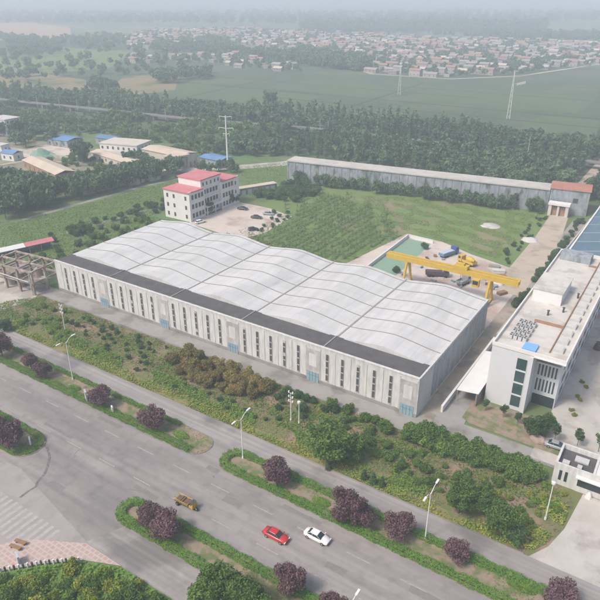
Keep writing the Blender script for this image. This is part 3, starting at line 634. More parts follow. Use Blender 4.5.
b = MB(); b.box(5.8, 1.2, oh-.55, 8.6, 4.4, oh-.1); b.build('water_tank_cover', 'bluetarp', rfo)
for k in range(4):
    for j in range(4):
        x = 2.0+j*1.0; y = 4.6+k*2.5; a = MB(); a.box(x, y, oh-.5, x+.75, y+1.7, oh+.35); a.tube((x+.37,y+.45,oh+.35),(x+.37,y+.45,oh+.4),.28,.28,10,1); a.tube((x+.37,y+1.25,oh+.35),(x+.37,y+1.25,oh+.4),.28,.28,10,1)
        a.build('air_conditioner', ['hvac', 'windark'], rfo)
for x, y in ((9.3,24),(6.6,20.5),(10.6,34)):
    a = MB(); a.tube((x,y,oh-.55),(x,y,oh+.7),.22); a.tube((x,y,oh+.7),(x,y,oh+.9),.4,.1); a.build('roof_vent', 'windark', rfo)
# blue roofed factory behind the office
F = thing('factory_hall', 'large factory hall with a steel blue roof behind the office block', 'factory', (-28.3,190,0))
b = MB(); b.box(0,0,0,70,110,9); b.build('wall', 'offwhite', F)
b = MB()
for i in range(3): b.gable(i*23.3, 0, i*23.3+23.3, 110, 9.1, 11.4, 0.05, 0, 'y', .2)
fr = b.build('roof', 'blueroof', F)
b = MB()
for k in range(1, 11):
    y = k*10
    for i in range(3):
        x = i*23.3; b._add([(x,y,9.23),(x+11.65,y,11.63),(x+11.65,y+.35,11.63),(x,y+.35,9.23)], [(0,1,2,3)]); b._add([(x+11.65,y,11.63),(x+23.3,y,9.23),(x+23.3,y+.35,9.23),(x+11.65,y+.35,11.63)], [(0,1,2,3)])
b.build('roof_rib', 'hvac', fr)
b = MB(); b.box(-.5,-.3,9,0,110,9.5); b.build('gutter', 'white', F)
b = MB(); b.box(-.3,-.35,6.2,70,-.05,8.9); b.build('dark_band', 'bluesheet', F)
for k in range(8):
    w = MB(); w.box(-.06,6+k*12,3,-.01,11+k*12,6); w.build('window', 'windark', F)
L_ = thing('lean_to_shed', 'low lean-to with pale blue roof against the side of the blue factory hall', 'shed', (-31.6,206,0))
b = MB(); b.box(.2,0,0,2.6,22,2.8); b.build('wall','offwhite',L_); b = MB(); b._add([(-.1,-.3,2.8),(2.7,-.3,3.7),(2.7,22.3,3.7),(-.1,22.3,2.8),(-.1,-.3,2.95),(2.7,-.3,3.85),(2.7,22.3,3.85),(-.1,22.3,2.95)], [(3,2,1,0),(4,5,6,7),(0,1,5,4),(1,2,6,5),(2,3,7,6),(3,0,4,7)]); b.build('roof','bluebright',L_)
# ================================================================== GATEHOUSE
GH = thing('gatehouse', 'small grey gatehouse with sunken flat roof at the entrance apron', 'gatehouse', (-9.3,100.6,0))
b = MB(); b.box(0,0,0,14,.4,4.8); b.box(0,.4,0,.4,6.6,4.8); b.box(.4,6.2,0,14,6.6,4.8); b.box(6.4,.4,0,6.8,6.2,4.8); b.box(13.6,.4,0,14,6.2,4.8); b.build('wall','whwall',GH)
b = MB(); b.box(.4,.4,3.5,6.4,6.2,3.8); b.box(6.8,.4,4.3,13.6,6.2,4.6,1); b.build('roof',['darkroof','white'],GH)
for (x0,y0,x1,y1,z) in ((1,1.2,2.2,2.4,4.3),(2.8,3.4,5.2,5,4.1),(3.6,1,4.4,2,4.5)): w = MB(); w.box(x0,y0,3.8,x1,y1,z); w.build('roof_unit','hvac',GH)
for x in (1.0, 2.0): w = MB(); w.box(x,-.05,1.2,x+.5,-.01,3.4); w.build('window','glassdark',GH)
w = MB(); w.box(4.3,-.05,1.3,8.4,-.01,3.2); w.build('window','glassdark',GH)
w = MB(); w.box(9.8,-.05,1.3,12.6,-.01,3.2); w.build('window','glassdark',GH)
d = MB(); d.box(-.05,2,0,-.01,3,2.2); d.build('door','windark',GH)
b = MB(); b.box(3.9,-1.0,3.5,8.9,-.05,3.7); b.build('awning','white',GH)
# ================================================================== RED ROOFED BUILDING
Rb = thing('office_block', 'white three storey block with pink red flat roofs and a taller middle', 'building', (-180,175,0))
b = MB(); b.box(0,0,0,13.5,9.5,11.6); b.box(0,20,0,13.5,31,11.6); b.box(1,9.5,0,12.3,20,11.6); b.box(.5,8.5,11.6,12.6,20.8,14.8)
b.box(13.5,0,0,13.9,1.2,12.3); b.box(13.5,29.8,0,13.9,31.4,12.3); b.box(13.4,28,0,13.8,31,11.6)
b.build('wall','white',Rb)
b = MB(); b.box(-.3,-.3,11.6,13.8,8.6,12.1); b.box(-.3,20.6,11.6,13.8,31.3,12.1); b.box(.2,8.2,14.8,12.9,21.1,15.3)
b.build('roof','pinkroof',Rb)
b = MB(); b.box(12.3,9.6,3.6,14.6,19.8,3.9); b.box(12.6,9.6,7.4,13.3,19.8,7.6); 
for y in (9.8,14.7,19.5): b.tube((14.3,y,0),(14.3,y,3.6),.2)
b.build('porch','white',Rb)
def win(root, x0,y0,z0,x1,y1,z1,m='windark'):
    w = MB(); w.box(x0,y0,z0,x1,y1,z1); return w.build('window', m, root)
for z in (1.2,4.9,8.7):
    for y in (2.2,4.2,6.2,8.0,21.5,23.4,25.3,27.2): win(Rb,13.5,y-.62,z,13.56,y+.62,z+1.9)
    for y in (11,12.8,14.7,16.6,18.4): win(Rb,12.3,y-.65,z,12.36,y+.65,z+1.9)
    for x in (2,5.5,11.8): win(Rb,x-.5,-.06,z,x+.5,0,z+1.6)
    win(Rb,13.8,28.8,z,13.86,29.6,z+1.5)
for y in (10,12.2,14.7,17.2,19.4): win(Rb,12.6,y-.4,12.4,12.66,y+.4,13.8)
# ================================================================== LONG SHED BEHIND THE FIELD
ang = math.atan2(18, 120)
LS = thing('long_shed', 'very long weathered grey building with pale flat roof behind the grass field', 'building', (-169.5,249,0), ang)
b = MB(); b.box(0,0,0,121,9,9.3)
for k in range(0, 31): b.box(k*4-.0,-.2,0,k*4+.5,0,9.0)
b.build('wall','graywall',LS)
b = MB(); b.box(-.3,-.4,9.3,121,9.3,9.8); b.build('roof','topwhite',LS)
for k in range(30):
    if k % 5 == 2: w = MB(); w.box(k*4+1.6,-.05,6.6,k*4+2.5,-.01,7.4); w.build('window','graywall',LS)
ES = thing('end_hall', 'grey hall with a rusty red roof at the right end of the long shed', 'building', (-49.6,267,0), ang)
b = MB(); b.box(0,0,0,15,12,10.2); b.box(0,-.2,0,.5,0,10); b.build('wall','graywall',ES)
b = MB(); b.gable(0,0,15,12,10.3,11.6,.4); b.build('roof','redtile',ES)
win(ES,9,-.05,5,11,-.01,7)
GT = thing('gate_lodge', 'pale gateway box where the dirt road ends at the long shed', 'gate', (-48.6,262.5,0), ang*.5)
b = MB(); b.box(0,0,0,1.2,3,4.6); b.box(6.6,0,0,7.8,3,4.6); b.box(3.4,0.2,0,4.2,2.8,4.6); b.build('pillar','offwhite',GT)
b = MB(); b.box(-.3,-.3,4.6,8.1,3.3,5.5); b.build('lintel','white',GT)
b = MB(); b.box(1.2,1.2,0,3.4,1.35,3.6); b.box(4.2,1.2,0,6.6,1.35,3.6); b.build('gate_leaf','brick',GT)
# ================================================================== GANTRY CRANE
GC = thing('gantry_crane', 'yellow gantry crane with long box beam spanning the yard', 'crane', (-69,167.5,0))
b = MB(); b.box(-7,-1.2,8,34,-.5,9.5); b.box(-7,.5,8,34,1.2,9.5); b.box(-7,-.5,8.2,-6.6,.5,9.3); b.box(33.6,-.5,8.2,34,.5,9.3)
for k in range(14): b.beam((-6+k*2.9,-.5,9.3),(-6+k*2.9+1.4,.5,9.3),.06)
b.build('beam','yellow',GC)
for x in (0,26):
    l = MB()
    for s in (-1,1): l.tube((x,s*3.2,.5),(x,s*.9,8),.42,.5,6)
    l.box(x-.35,-4,.2,x+.35,4,.8); l.beam((x,-2.2,3.4),(x,2.2,3.4),.15); l.build('leg','yellow',GC)
    for s in (-3.4,3.4):
        w = MB(); w.tube((x-.1,s,.32),(x+.1,s,.32),.3,.3,12); w.build('wheel','tyre',GC)
b = MB(); b.box(15,-1.2,9.55,19,1.2,10.5); b.box(15.4,-.6,10.5,17.8,.6,11.1); b.build('trolley','yellow',GC)
b = MB(); b.box(21.3,-2.6,5.6,23.3,-1.25,7.9); cb = b.build('cabin','yellow',GC); b = MB(); b.box(21.5,-2.66,6.4,23.1,-2.61,7.6); b.build('cabin_window','glassdark',cb)
b = MB(); b.tube((17,0,4.2),(17,0,9.5),.06); b.box(16.7,-.2,3.6,17.3,.2,4.2); b.build('hoist_hook','windark',GC)
for y in (-3.4+167.5, 3.4+167.5): pass
# court edging wall
cw = [G(366,270), G(408,237.5), G(433,243.5)]
wallthing(cw[0], cw[1], 1.2, .25, 'white', 'white edging wall on the corn side of the green court', cap='white')
wallthing(cw[1], cw[2], 1.2, .25, 'white', 'white edging wall on the field side of the green court', cap='white')
# ================================================================== RUINED FRAME + CANOPY
RF = thing('steel_frame_ruin', 'rusty open framework with tanks at the left end of the warehouse', 'frame structure', (-178,96.5,0), R(6))
xs = (0,6,12,18); ys = (0,5,10)
for x in xs:
    for y in ys: p = MB(); p.box(x-.3,y-.3,0,x+.3,y+.3,7.6+.6*((x+y)%2)); p.build('post','ruin',RF)
b = MB()
for z in (3.6,7.3):
    for y in ys: b.box(-.6,y-.25,z,18.6,y+.25,z+.55)
    for x in xs: b.box(x-.25,-.6,z+.02,x+.25,10.6,z+.5)
for x in xs[:-1]: b.beam((x,0,3.6),(x+6,0,7.3),.12); b.beam((x,10,7.3),(x+6,10,3.6),.12); b.beam((x+3,0,7.6),(x+3,10,7.6),.14)
b.build('beam','ruin',RF)
b = MB(); b.box(.4,.4,3.62,5.6,9.6,3.75); b.box(12.4,.4,3.62,17.6,4.6,3.75); b.build('platform','ruin',RF)
for (x,y,z,r,h) in ((4,2.6,.1,1.6,3.2),(9,3,.1,1.3,4.6),(15,5,3.8,1.2,2.6)):
    t = MB(); t.tube((x,y,z),(x,y,z+h),r,r,18); t.tube((x,y,z+h),(x,y,z+h+.5),r,.2,18); t.build('tank','ruin' if r < 1.5 else 'offwhite',RF)
b = MB(); b.tube((2,-.6,5.2),(17,-.6,4.4),.16); b.tube((17.5,-.5,.2),(17.5,-.5,7),.14); b.tube((6.5,4,1),(12,7,6),.2); b.build('pipe','hvac',RF)
A_ = G(0,252,3); B_ = G(57,239.5,3); LA = math.hypot(B_[0]-A_[0], B_[1]-A_[1]); C2 = G(29,245.5,3); LP = math.hypot(C2[0]-A_[0], C2[1]-A_[1])
CA = thing('long_canopy', 'long low shelter roof, half white and half pink, by the field', 'shelter', A_, math.atan2(B_[1]-A_[1], B_[0]-A_[0])-math.pi/2)
CA.location.x -= 4.2
b = MB(); b.gable(0,-14,4.2,LP-.2,2.9,3.6,.2,0,'y'); b.build('white_roof','white',CA); b = MB(); b.gable(0,LP+.2,4.2,LA,2.9,3.6,.2,0,'y'); b.build('pink_roof','pinkroof',CA)
for y in np.arange(-13, LA, 4):
    for x in (.2,4.0): p = MB(); p.tube((x,y,0),(x,y,2.9),.1); p.build('post','metal',CA)
b = MB(); b.box(.1,-13,0,.3,LA,2.4); b.build('back_wall','graywall',CA)
# ================================================================== UPPER LEFT COMPOUND
def shed(name, label, cat, x, y, L, D, h, rise, wall, roof, rot=0, wins=0, flat=False, door=None, along='x', rows=1):
    t = thing(name, label, cat, (x, y, 0), R(rot)); b = MB(); b.box(0,0,0,L,D,h); b.build('wall', wall, t)
    if flat:
        b = MB(); b.box(-.3,-.3,h,L+.3,D+.3,h+.5); b.build('roof', roof, t)
    else:
        b = MB(); b.gable(0,0,L,D,h+.1,h+rise,.4,0,along); b.build('roof', roof, t)
    for k in range(wins):
        for r in range(rows):
            z = 1.1+r*(h/rows); win(t,(k+.5)*L/wins-.6,-.06,z,(k+.5)*L/wins+.6,-.01,z+1.5)
            if k < max(1, int(wins*D/L)): n_ = max(1, int(wins*D/L)); win(t,L+.01,(k+.5)*D/n_-.5,z,L+.06,(k+.5)*D/n_+.5,z+1.5)
    if door: d = MB(); d.box(L+.01,D*.35,0,L+.07,D*.65,2.6); d.build('door', door, t)
    return t
shed('house_block','white three storey block at the left edge of the picture among trees','building',-396,236,16,12,10,0,'white','offwhite',5,4,True,rows=3)
shed('small_house','small white hut with blue trim below the three storey block','house',*G(2,160),9,7,4,1.2,'white','bluebright',10,2)
shed('low_house','low white block beside a blue sheet fence at the left edge','house',*G(-8,152),8,6,4,0,'white','offwhite',10,2,True)
shed('blue_shed','open shed with bright blue roof in front of the dark trees','shed',*G(47,145),18,12,4,1.0,'graywall','bluebright',4,3)
shed('blue_shed','smaller dark blue roofed shed between the round tree and cream hall','shed',*G(96,144),14,9,4,1,'graywall','bluesheet',4,2)
shed('cream_hall','cream two storey hall with pale flat roof and two rows of windows','building',-285,232,24,15,7.5,0,'white','cream',14,7,True,rows=2)
shed('tan_hall','long tan hall with pale roof and open porch at its end','building',-258,238,30,12,6.5,1.0,'cream','tan',-4,8,False,'brick')
P_ = thing('porch_block','square tan porch block with dark openings at the end of the long hall','building',(-235,231.5,0),R(-4))
b = MB(); b.box(0,0,0,1,10,6.4); b.box(1,9,0,8,10,6.4); 
b.build('wall','cream',P_)
for x,y in ((7.3,0),(7.3,4.5),(4,0),(1.2,0)): p = MB(); p.box(x,y,0,x+.7,y+.7,6.4); p.build('pillar','cream',P_)
b = MB(); b.box(-.4,-.4,6.4,8.5,10.4,7.3); b.build('roof','tan',P_)
shed('blue_shed','bright blue roofed shed right of the tan porch block','shed',-226,248,15,10,4.2,.8,'graywall','bluebright',-3,3)
shed('farm_shed','long tan roofed shed with a brown gable end behind the dark tree row','shed',-300,193,41,10,4,1.3,'brick','tan',-14,7,False,'wood')
shed('farm_shed','shorter tan roofed shed between the tree row and cream hall','shed',-286,226,38,9,3.6,1.0,'cream','tan',-11,6)
shed('small_house','small tan roofed outbuilding just left of the porch block trees','shed',*G(137,178),11,6,3,.8,'cream','tan',-5,2)
shed('small_house','low pale outbuilding at the end of the dark tree row','shed',*G(122,183),9,6,3,.8,'offwhite','tan',10,2)
gm = thing('covered_heap','heap under green dust netting in the tan yard','heap',G(46,158)); b = MB()
for k,(r,z) in enumerate([(8,0),(6.5,1.6),(4,2.8),(1.5,3.4)]): pass
rr = [(8.5,0),(7,1.5),(4.5,2.8),(1.8,3.5)]
for (r0,z0),(r1,z1) in zip(rr, rr[1:]): b.tube((0,0,z0),(.4,.2,z1),r0,r1,14)
M['net'] = mat('green_net', (.16,.3,.22), .9, (.22,.36,.28), .4)
b.build('netting','net',gm)
wallthing((-232,176),(-226,226),2.2,.3,'concrete','tan compound wall running behind the dark tree row')
wallthing((-345,212),(-292,216),2.4,.3,'concrete','tan compound wall in front of the far left yard')
# low row of stalls / wall right of the red roofed building
RW = thing('row_shed','row of low grey lock-ups with patchy pink roof behind the parking yard','shed',(-172.6,215,0),math.atan2(17,8.5))
b = MB(); b.box(0,0,0,19,3.2,3.0); b.build('wall','graywall',RW); b = MB(); b.box(-.2,-.3,3.0,19.2,3.5,3.25); b.build('roof','tan',RW)
for k in range(6): d = MB(); d.box(1+k*3,-.06,0,3+k*3,-.01,2.3); d.build('door','offwhite',RW)
# ================================================================== VIADUCT, MASTS
vp = [(-540,314),(-470,319),(-410,326),(-302,335),(-226,351),(-190,354),(-120,354.5),(-40,355),(60,356)]
VD = thing('railway_viaduct','low pale concrete railway line crossing through the woods','viaduct',(0,0,0))
b = MB(); pr = MB(); 
for (x0,y0),(x1,y1) in zip(vp, vp[1:]):
    L = math.hypot(x1-x0,y1-y0); b.T = Matrix.Translation((x0,y0,0))@Matrix.Rotation(math.atan2(y1-y0,x1-x0),4,'Z'); pr.T = b.T
    b.box(0,-2.4,3.0,L+.5,2.4,3.5); pr.box(0,-2.5,3.2,L+.5,-2.35,4.0); pr.box(0,2.35,3.2,L+.5,2.5,4.0)
b.build('deck','rail',VD); pr.build('parapet','rail',VD)
k = 0
for (x0,y0),(x1,y1) in zip(vp, vp[1:]):
    L = math.hypot(x1-x0,y1-y0); n = max(1, int(L//24))
    for i in range(n):
        t = (i+.5)/n; x = x0+(x1-x0)*t; y = y0+(y1-y0)*t; p = MB(); p.box(x-1,y-1.8,0,x+1,y+1.8,3.0); p.build('pier','rail',VD)
cat_lab = ['leftmost thin line mast standing on the railway','thin line mast left of the clump of field trees on the railway','thin mast of the close pair on the railway, left one','thin mast of the close pair on the railway, right one','thin line mast on the railway left of the tall pylon',
           'grey railway mast right of the pylon, left of its pair','grey railway mast right of the pylon, right of its pair','railway mast rising from the woods below the leaning white mast','railway mast in the woods at the far right']
for (px, py), lab in zip([(38,107),(60,108),(78,111),(90,112),(166,120),(320,133),(328,134),(528,152),(577,155)], cat_lab):
    x, y = G(px, py, 3.5); t = thing('line_mast', lab, 'mast', (x, y, 3.5), R(4), 'masts along the railway')
    b = MB(); b.tube((0,0,0),(0,0,8.5),.24,.16,6); b.build('pole','metal',t); b = MB(); b.tube((0,0,7.2),(0,-3.2,7.6),.1,.1,5); b.tube((0,0,5.6),(0,-3.2,7.4),.08,.08,5); b.build('bracket','metal',t)
PY = thing('power_pylon','tall slim pale power pylon with two cross arms behind the red roofed block','pylon',(-209,251.3,0))
b = MB(); b.tube((0,0,0),(0,0,27),.55,.25,10); b.build('pole','lampwhite',PY)
for z, w in ((26.2,3.2),(20.5,3.8),(17.6,1.6)):
    b = MB(); b.beam((-w,-w*.3,z+.4),(0,0,z),.16); b.beam((w,w*.3,z+.4),(0,0,z),.16)
    for s in (-1,1): b.tube((s*w,s*w*.3,z-.9),(s*w,s*w*.3,z+.4),.12,.12,6)
    b.build('cross_arm','lampwhite',PY)
def lattice(label, x, y, h, w, panel=False):
    t = thing('lattice_mast', label, 'mast', (x,y,0), .4); b = MB(); n = 9
    for i in range(n):
        z0 = h*i/n; z1 = h*(i+1)/n; w0 = w*(1-.85*i/n)/2; w1 = w*(1-.85*(i+1)/n)/2
        for sx, sy in ((1,1),(1,-1),(-1,-1),(-1,1)):
            b.beam((sx*w0,sy*w0,z0),(sx*w1,sy*w1,z1),.16); b.beam((sx*w0,sy*w0,z0),(-sy*w1,sx*w1,z1),.07)
    b.build('lattice','lampwhite',t)
    if panel: b = MB(); b.beam((0,0,h-8.6),(5.5,0,h-7.4),.12); b._add([(2.5,-.2,h-9.4),(8.5,-.2,h-8),(8.5,.2,h-8),(2.5,.2,h-9.4),(2.5,-.2,h-7.9),(8.5,-.2,h-6.3),(8.5,.2,h-6.3),(2.5,.2,h-7.9)], [(3,2,1,0),(4,5,6,7),(0,1,5,4),(1,2,6,5),(2,3,7,6),(3,0,4,7)]); b.build('side_panel','hvac',t)
    return t
lattice('tall pale mast carrying a white panel, standing in the far field', *G(508,119), 33, 2.2, True)
lattice('faint slim mast standing in the field below the village', *G(399,95), 30, 2.5)
# ================================================================== LAMPS
def lamp(label, x, y, h=10.2, kind='double'):
    t = thing('street_lamp', label, 'street lamp', (x, y, .12), 0, 'street lamps')
    b = MB(); b.tube((0,0,0),(0,0,.5),.2,.18,10); b.tube((0,0,.5),(0,0,h),.12,.07,8); b.build('pole','lampwhite',t)
    if kind == 'double':
        for s, dz, L in ((1,1.0,1.7),(-1,.25,1.5)):
            b = MB(); b.tube((0,0,h-.35),(.15*s,s*L*.55,h+dz*.75),.07,.06,6); b.tube((.15*s,s*L*.55,h+dz*.75),(.2*s,s*L,h+dz),.06,.05,6); a = b.build('arm','lampwhite',t)
            b = MB(); b.T = Matrix.Translation((.2*s,s*L,h+dz)); b.box(-.16,-.1 if s > 0 else -.95,-.08,.16,.95 if s > 0 else .1,.08); b.box(-.12,0 if s > 0 else -.85,-.12,.12,.85 if s > 0 else 0,-.081,1); b.build('lamp_head',['lampwhite','lightglass'],a)
    elif kind == 'globe':
        b = MB(); b.tube((0,0,h),(0,0,h+.12),.16,.3,10); b.tube((0,0,h+.12),(0,0,h+.5),.36,.36,12); b.tube((0,0,h+.5),(0,0,h+.65),.36,.1,12); b.build('lamp_head','lightglass',t)
    else:
        for q in range(3):
            b = MB(); z = h-.2-q*1.1; b.beam((-.5,0,z),(.5,0,z),.05); b.box(-.6,-.12,z+.05,-.35,.12,z+.5); b.box(.35,-.12,z+.05,.6,.12,z+.5); b.build('lamp_cluster','lampwhite',t)
    return t
lamp('double armed white street lamp on the left median beside the bright planting patch', *G(73,380))
lamp('double armed white street lamp at the rounded hedge end of the side opening', *G(243,459), h=9.6)
lamp('double armed white street lamp on the median at the right, between two purple trees', *G(425,540))
lamp('white street lamp whose head just shows at the bottom edge of the picture', *G(346,655), h=9.4)
lamp('tall thin garden lamp standing in the weedy verge at the left', *G(65.5,332), h=8, kind='cluster')
lamp('slender ornate garden lamp beside the globe lamp in the verge', *G(291,421), h=7.2, kind='cluster')
lamp('garden lamp with a white globe head in the middle of the verge', *G(299,424), h=5.2, kind='globe')
lamp('thin garden lamp with a small pale head near the entrance apron', *G(545,520), h=8, kind='globe')
# ================================================================== SIGNS
def board(label, x, y, w, h, z, m, m2, rot=0, posts=2):
    t = thing('signboard', label, 'sign', (x,y,.15), R(rot)); b = MB(); b.box(-w/2,-.15,z,w/2,.15,z+h); b.box(-w/2+.1,-.17,z+.1,w/2-.1,-.151,z+h*.45,1); b.build('panel',[m,m2],t)
    for q in ((-w*.35, w*.35) if posts == 2 else (0,)): p = MB(); p.box(q-.06,-.06,0,q+.06,.06,z); p.build('post','metal',t)
    return t
board('pale blue advertising box on the median right of the bright patch', *G(87,402), 1.5, 2.4, .5, 'signblue','lampwhite',-30)
board('small white sign between the two single purple trees on the left median', *G(113,414), .9, 1.3, .6, 'lampwhite','offwhite',-30)
board('white and green sign at the tip of the traffic island', *G(31,446), 1.2, 1.4, .5, 'lampwhite','green_sign',-30)
board('grey cabinet standing by the black and white railing', *G(19,563), 1.5, 1.6, .2, 'signblue','hvac',-20)
BC = thing('wooden_bench','pair of worn brown bench slabs lying on the pink paving','bench',(*G(16,549),.12),R(12))
for k in (0,1):
    b = MB(); b.box(-1.1,k*1.15-.3,.42,1.1,k*1.15+.3,.52); b.build('seat','wood',BC)
    for s in (-.8,.8): l = MB(); l.box(s-.08,k*1.15-.25,0,s+.08,k*1.15+.25,.42); l.build('leg','wood',BC)
# railing
pts = [(-82.5,29.6),(-77.3,32.0),(-73.1,36.4),(-68.1,40.5)]
RA = thing('railing','low black and white striped railing round the corner garden','railing',(0,0,0))
k = 0
for (x0,y0),(x1,y1) in zip(pts, pts[1:]):
    L = math.hypot(x1-x0,y1-y0); n = int(L/.62)
    for i in range(n):
        t = i/n; p = MB(); p.box(x0+(x1-x0)*t-.13,y0+(y1-y0)*t-.13,.12,x0+(x1-x0)*t+.13,y0+(y1-y0)*t+.13,1.05); p.build('post','white' if k % 2 else 'windark',RA); k += 1
    r = MB(); r.beam((x0,y0,.95),(x1,y1,.95),.05); r.beam((x0,y0,.45),(x1,y1,.45),.05); r.build('rail','white',RA)
# ================================================================== VEHICLES
def car(label, x, y, rot, m, L=4.7, Wd=1.85, hatch=False, z=.12, group=None, cat='car', name='car', small=False):
    t = thing(name, label, cat, (x,y,z), rot, group)
    st = [(-L/2,.55,.72,.42),(-L/2+.12,.78,.86,.3),(-L*.36,.9,.93,.24),(-L*.2,.92,.95,.22),(L*.05,.92,.93,.22),(L*.22,.91,.9,.22),(L*.36,.88,.8,.24),(L/2-.15,.76,.68,.3),(L/2,.58,.55,.4)]
    b = MB(); rings = []
    for (xx, hw, zt, zb) in st:
        hw *= Wd/1.85; rings.append([(xx,-hw*.9,zb),(xx,-hw,zb+.15),(xx,-hw,zt*.75),(xx,-hw*.86,zt),(xx,0,zt+.03),(xx,hw*.86,zt),(xx,hw,zt*.75),(xx,hw,zb+.15),(xx,hw*.9,zb)])
    vs = [p for r in rings for p in r]; fs = []
    for i in range(len(rings)-1):
        for j in range(8): a = i*9+j; fs.append((a,a+1,a+10,a+9))
        fs.append((i*9+8,i*9,i*9+9,i*9+17))
    fs += [tuple(range(9)), tuple(range((len(rings)-1)*9, len(rings)*9))[::-1]]
    b._add(vs, fs, 0); bd = b.build('body', m, t, True)
    w = Wd/1.85; xr = -L*.45 if hatch else -L*.36
    g = MB(); lo = [(xr,.74),(L*.25,.76)]; hi = [(xr+(.4 if hatch else .72),.6),(L*.06,.62)]
    q = [(lo[0][0],-lo[0][1]*w,.9),(lo[1][0],-lo[1][1]*w,.86),(lo[1][0],lo[1][1]*w,.86),(lo[0][0],lo[0][1]*w,.9),(hi[0][0],-hi[0][1]*w,1.4),(hi[1][0],-hi[1][1]*w,1.4),(hi[1][0],hi[1][1]*w,1.4),(hi[0][0],hi[0][1]*w,1.4)]
    g._add(q, [(4,5,6,7),(0,1,5,4),(1,2,6,5),(2,3,7,6),(3,0,4,7)]); g.build('windows','glassdark',t)
    r = MB(); r._add([(hi[0][0]-.05,-.62*w,1.39),(hi[1][0]+.08,-.64*w,1.39),(hi[1][0]+.08,.64*w,1.39),(hi[0][0]-.05,.62*w,1.39),(hi[0][0]+.1,-.5*w,1.46),(hi[1][0]-.1,-.52*w,1.46),(hi[1][0]-.1,.52*w,1.46),(hi[0][0]+.1,.5*w,1.46)], [(4,5,6,7),(0,1,5,4),(1,2,6,5),(2,3,7,6),(3,0,4,7)]); r.build('roof', m, t, False)
    p = MB()
    for s in (-1,1):
        p.beam((-L*.12,s*.78*w,.9),(-L*.12,s*.62*w,1.41),.04); p.beam((L*.25,s*.75*w,.87),(L*.06,s*.62*w,1.42),.04); p.beam((xr,s*.74*w,.9),(xr+(.4 if hatch else .72),s*.6*w,1.42),.05)
    p.build('pillar', m, t)
    if not small:
        for s in (-1,1):
            p = MB(); p.box(L/2-.2,s*.62*w-.2,.5,L/2-.02,s*.62*w+.2,.66); p.build('headlight','lightglass',t)
            p = MB(); p.box(-L/2-.01,s*.6*w-.18,.6,-L/2+.16,s*.6*w+.18,.76); p.build('tail_light','taillight',t)
            p = MB(); p.box(L*.2,s*.93*w-.08,.88,L*.23,s*.93*w+.12*s+.08,1.0); p.build('mirror',m,t)
    for xx in (-L*.3, L*.31):
        for s in (-1,1):
            a = MB(); a.tube((xx,s*(.9*w)-s*.2,.32),(xx,s*(.93*w),.32),.32,.32,16); wh_ = a.build('wheel','tyre',t)
            a = MB(); a.tube((xx,s*.931*w,.32),(xx,s*.945*w,.32),.2,.2,10); a.build('rim','rim',wh_)
    return t
x, y = G(276,538); car('bright red sedan driving on the highway left of the white car', x, y, 0, 'red', hatch=False)
x, y = G(317,539); car('white sedan driving on the highway right of the red car', x, y, 0, 'wcar')
car('black car parked in the forecourt close to the office block', -10.9, 158.5, R(85), 'black')
car('silver grey car parked behind the gatehouse', *G(556,448), R(3), 'silver', z=.1)
pk = 'cars parked in the yard of the red roofed block'
car('dark car parked nearest the porch of the red roofed block', -158.8, 199.3, R(15), 'black', z=.08, group=pk)
car('black car parked by the nursery plot, left of the two neighbours', -147.0, 193.2, R(20), 'black', z=.08, group=pk)
car('dark car parked by the nursery plot, right of the two neighbours', -145.6, 199.6, R(20), 'silver', z=.08, group=pk)
car('small dark car at the back corner of the yard beside the bushes', -139.5, 181.0, R(60), 'black', 4, 1.7, True, z=.08, group=pk)
car('white van parked at the left corner of the red roofed block', -162.5, 176.4, R(75), 'wcar', 4.6, 1.8, True, z=.08, group=pk, cat='van', name='van')
# three wheeled cargo vehicle
x, y = G(187,506)
T3 = thing('cargo_tricycle','yellow framed three wheeled farm truck with dark load on the highway','tricycle truck',(x,y,.12),0)
b = MB(); b.box(-2.3,-.75,.6,.9,.75,.75); b.build('bed','windark',T3)
b = MB()
for s in (-.75,.75): 
    b.beam((-2.3,s,1.25),(.9,s,1.25),.07); b.beam((-2.3,s,.95),(.9,s,.95),.05)
    for k in range(6): b.beam((-2.3+k*.64,s,.7),(-2.3+k*.64,s,1.28),.05)
for xx in (-2.3,.9): b.beam((xx,-.75,1.25),(xx,.75,1.25),.07)
b.build('side_rail','yellow',T3)
b = MB(); rr_ = np.random.default_rng(3)
for k in range(7): q = -2.1+k*.42; b.box(q,-.65,.76,q+.34,.62,1.0+rr_.uniform(0,.35))
b.build('load','brownload',T3)
b = MB(); b.box(1.0,-.6,.5,1.9,.6,1.0); b.box(1.75,-.55,1.0,1.9,.55,1.6); b.tube((1.9,0,.55),(2.4,0,.5),.12); b.build('cab','yellow',T3)
b = MB(); b.box(1.2,-.6,1.65,1.9,.6,1.7); b.beam((1.0,-.6,1.0),(1.0,-.6,1.65),.03); b.beam((1.0,.6,1.0),(1.0,.6,1.65),.03); b.build('canopy','windark',T3)
b = MB(); b.tube((1.75,-.4,1.25),(1.75,.4,1.25),.03); b.build('handlebar','windark',T3)
b = MB(); b.box(1.05,-.4,1.0,1.45,.4,1.15); b.build('seat','windark',T3)
for (xx,yy) in ((-1.5,.85),(-1.5,-.85),(2.3,0)):
    w = MB(); w.tube((xx,yy-.1,.36),(xx,yy+.1,.36),.36,.36,14); ww = w.build('wheel','tyre',T3); w = MB(); w.tube((xx,yy-.11,.36),(xx,yy+.11,.36),.16,.16,10); w.build('rim','rim',ww)
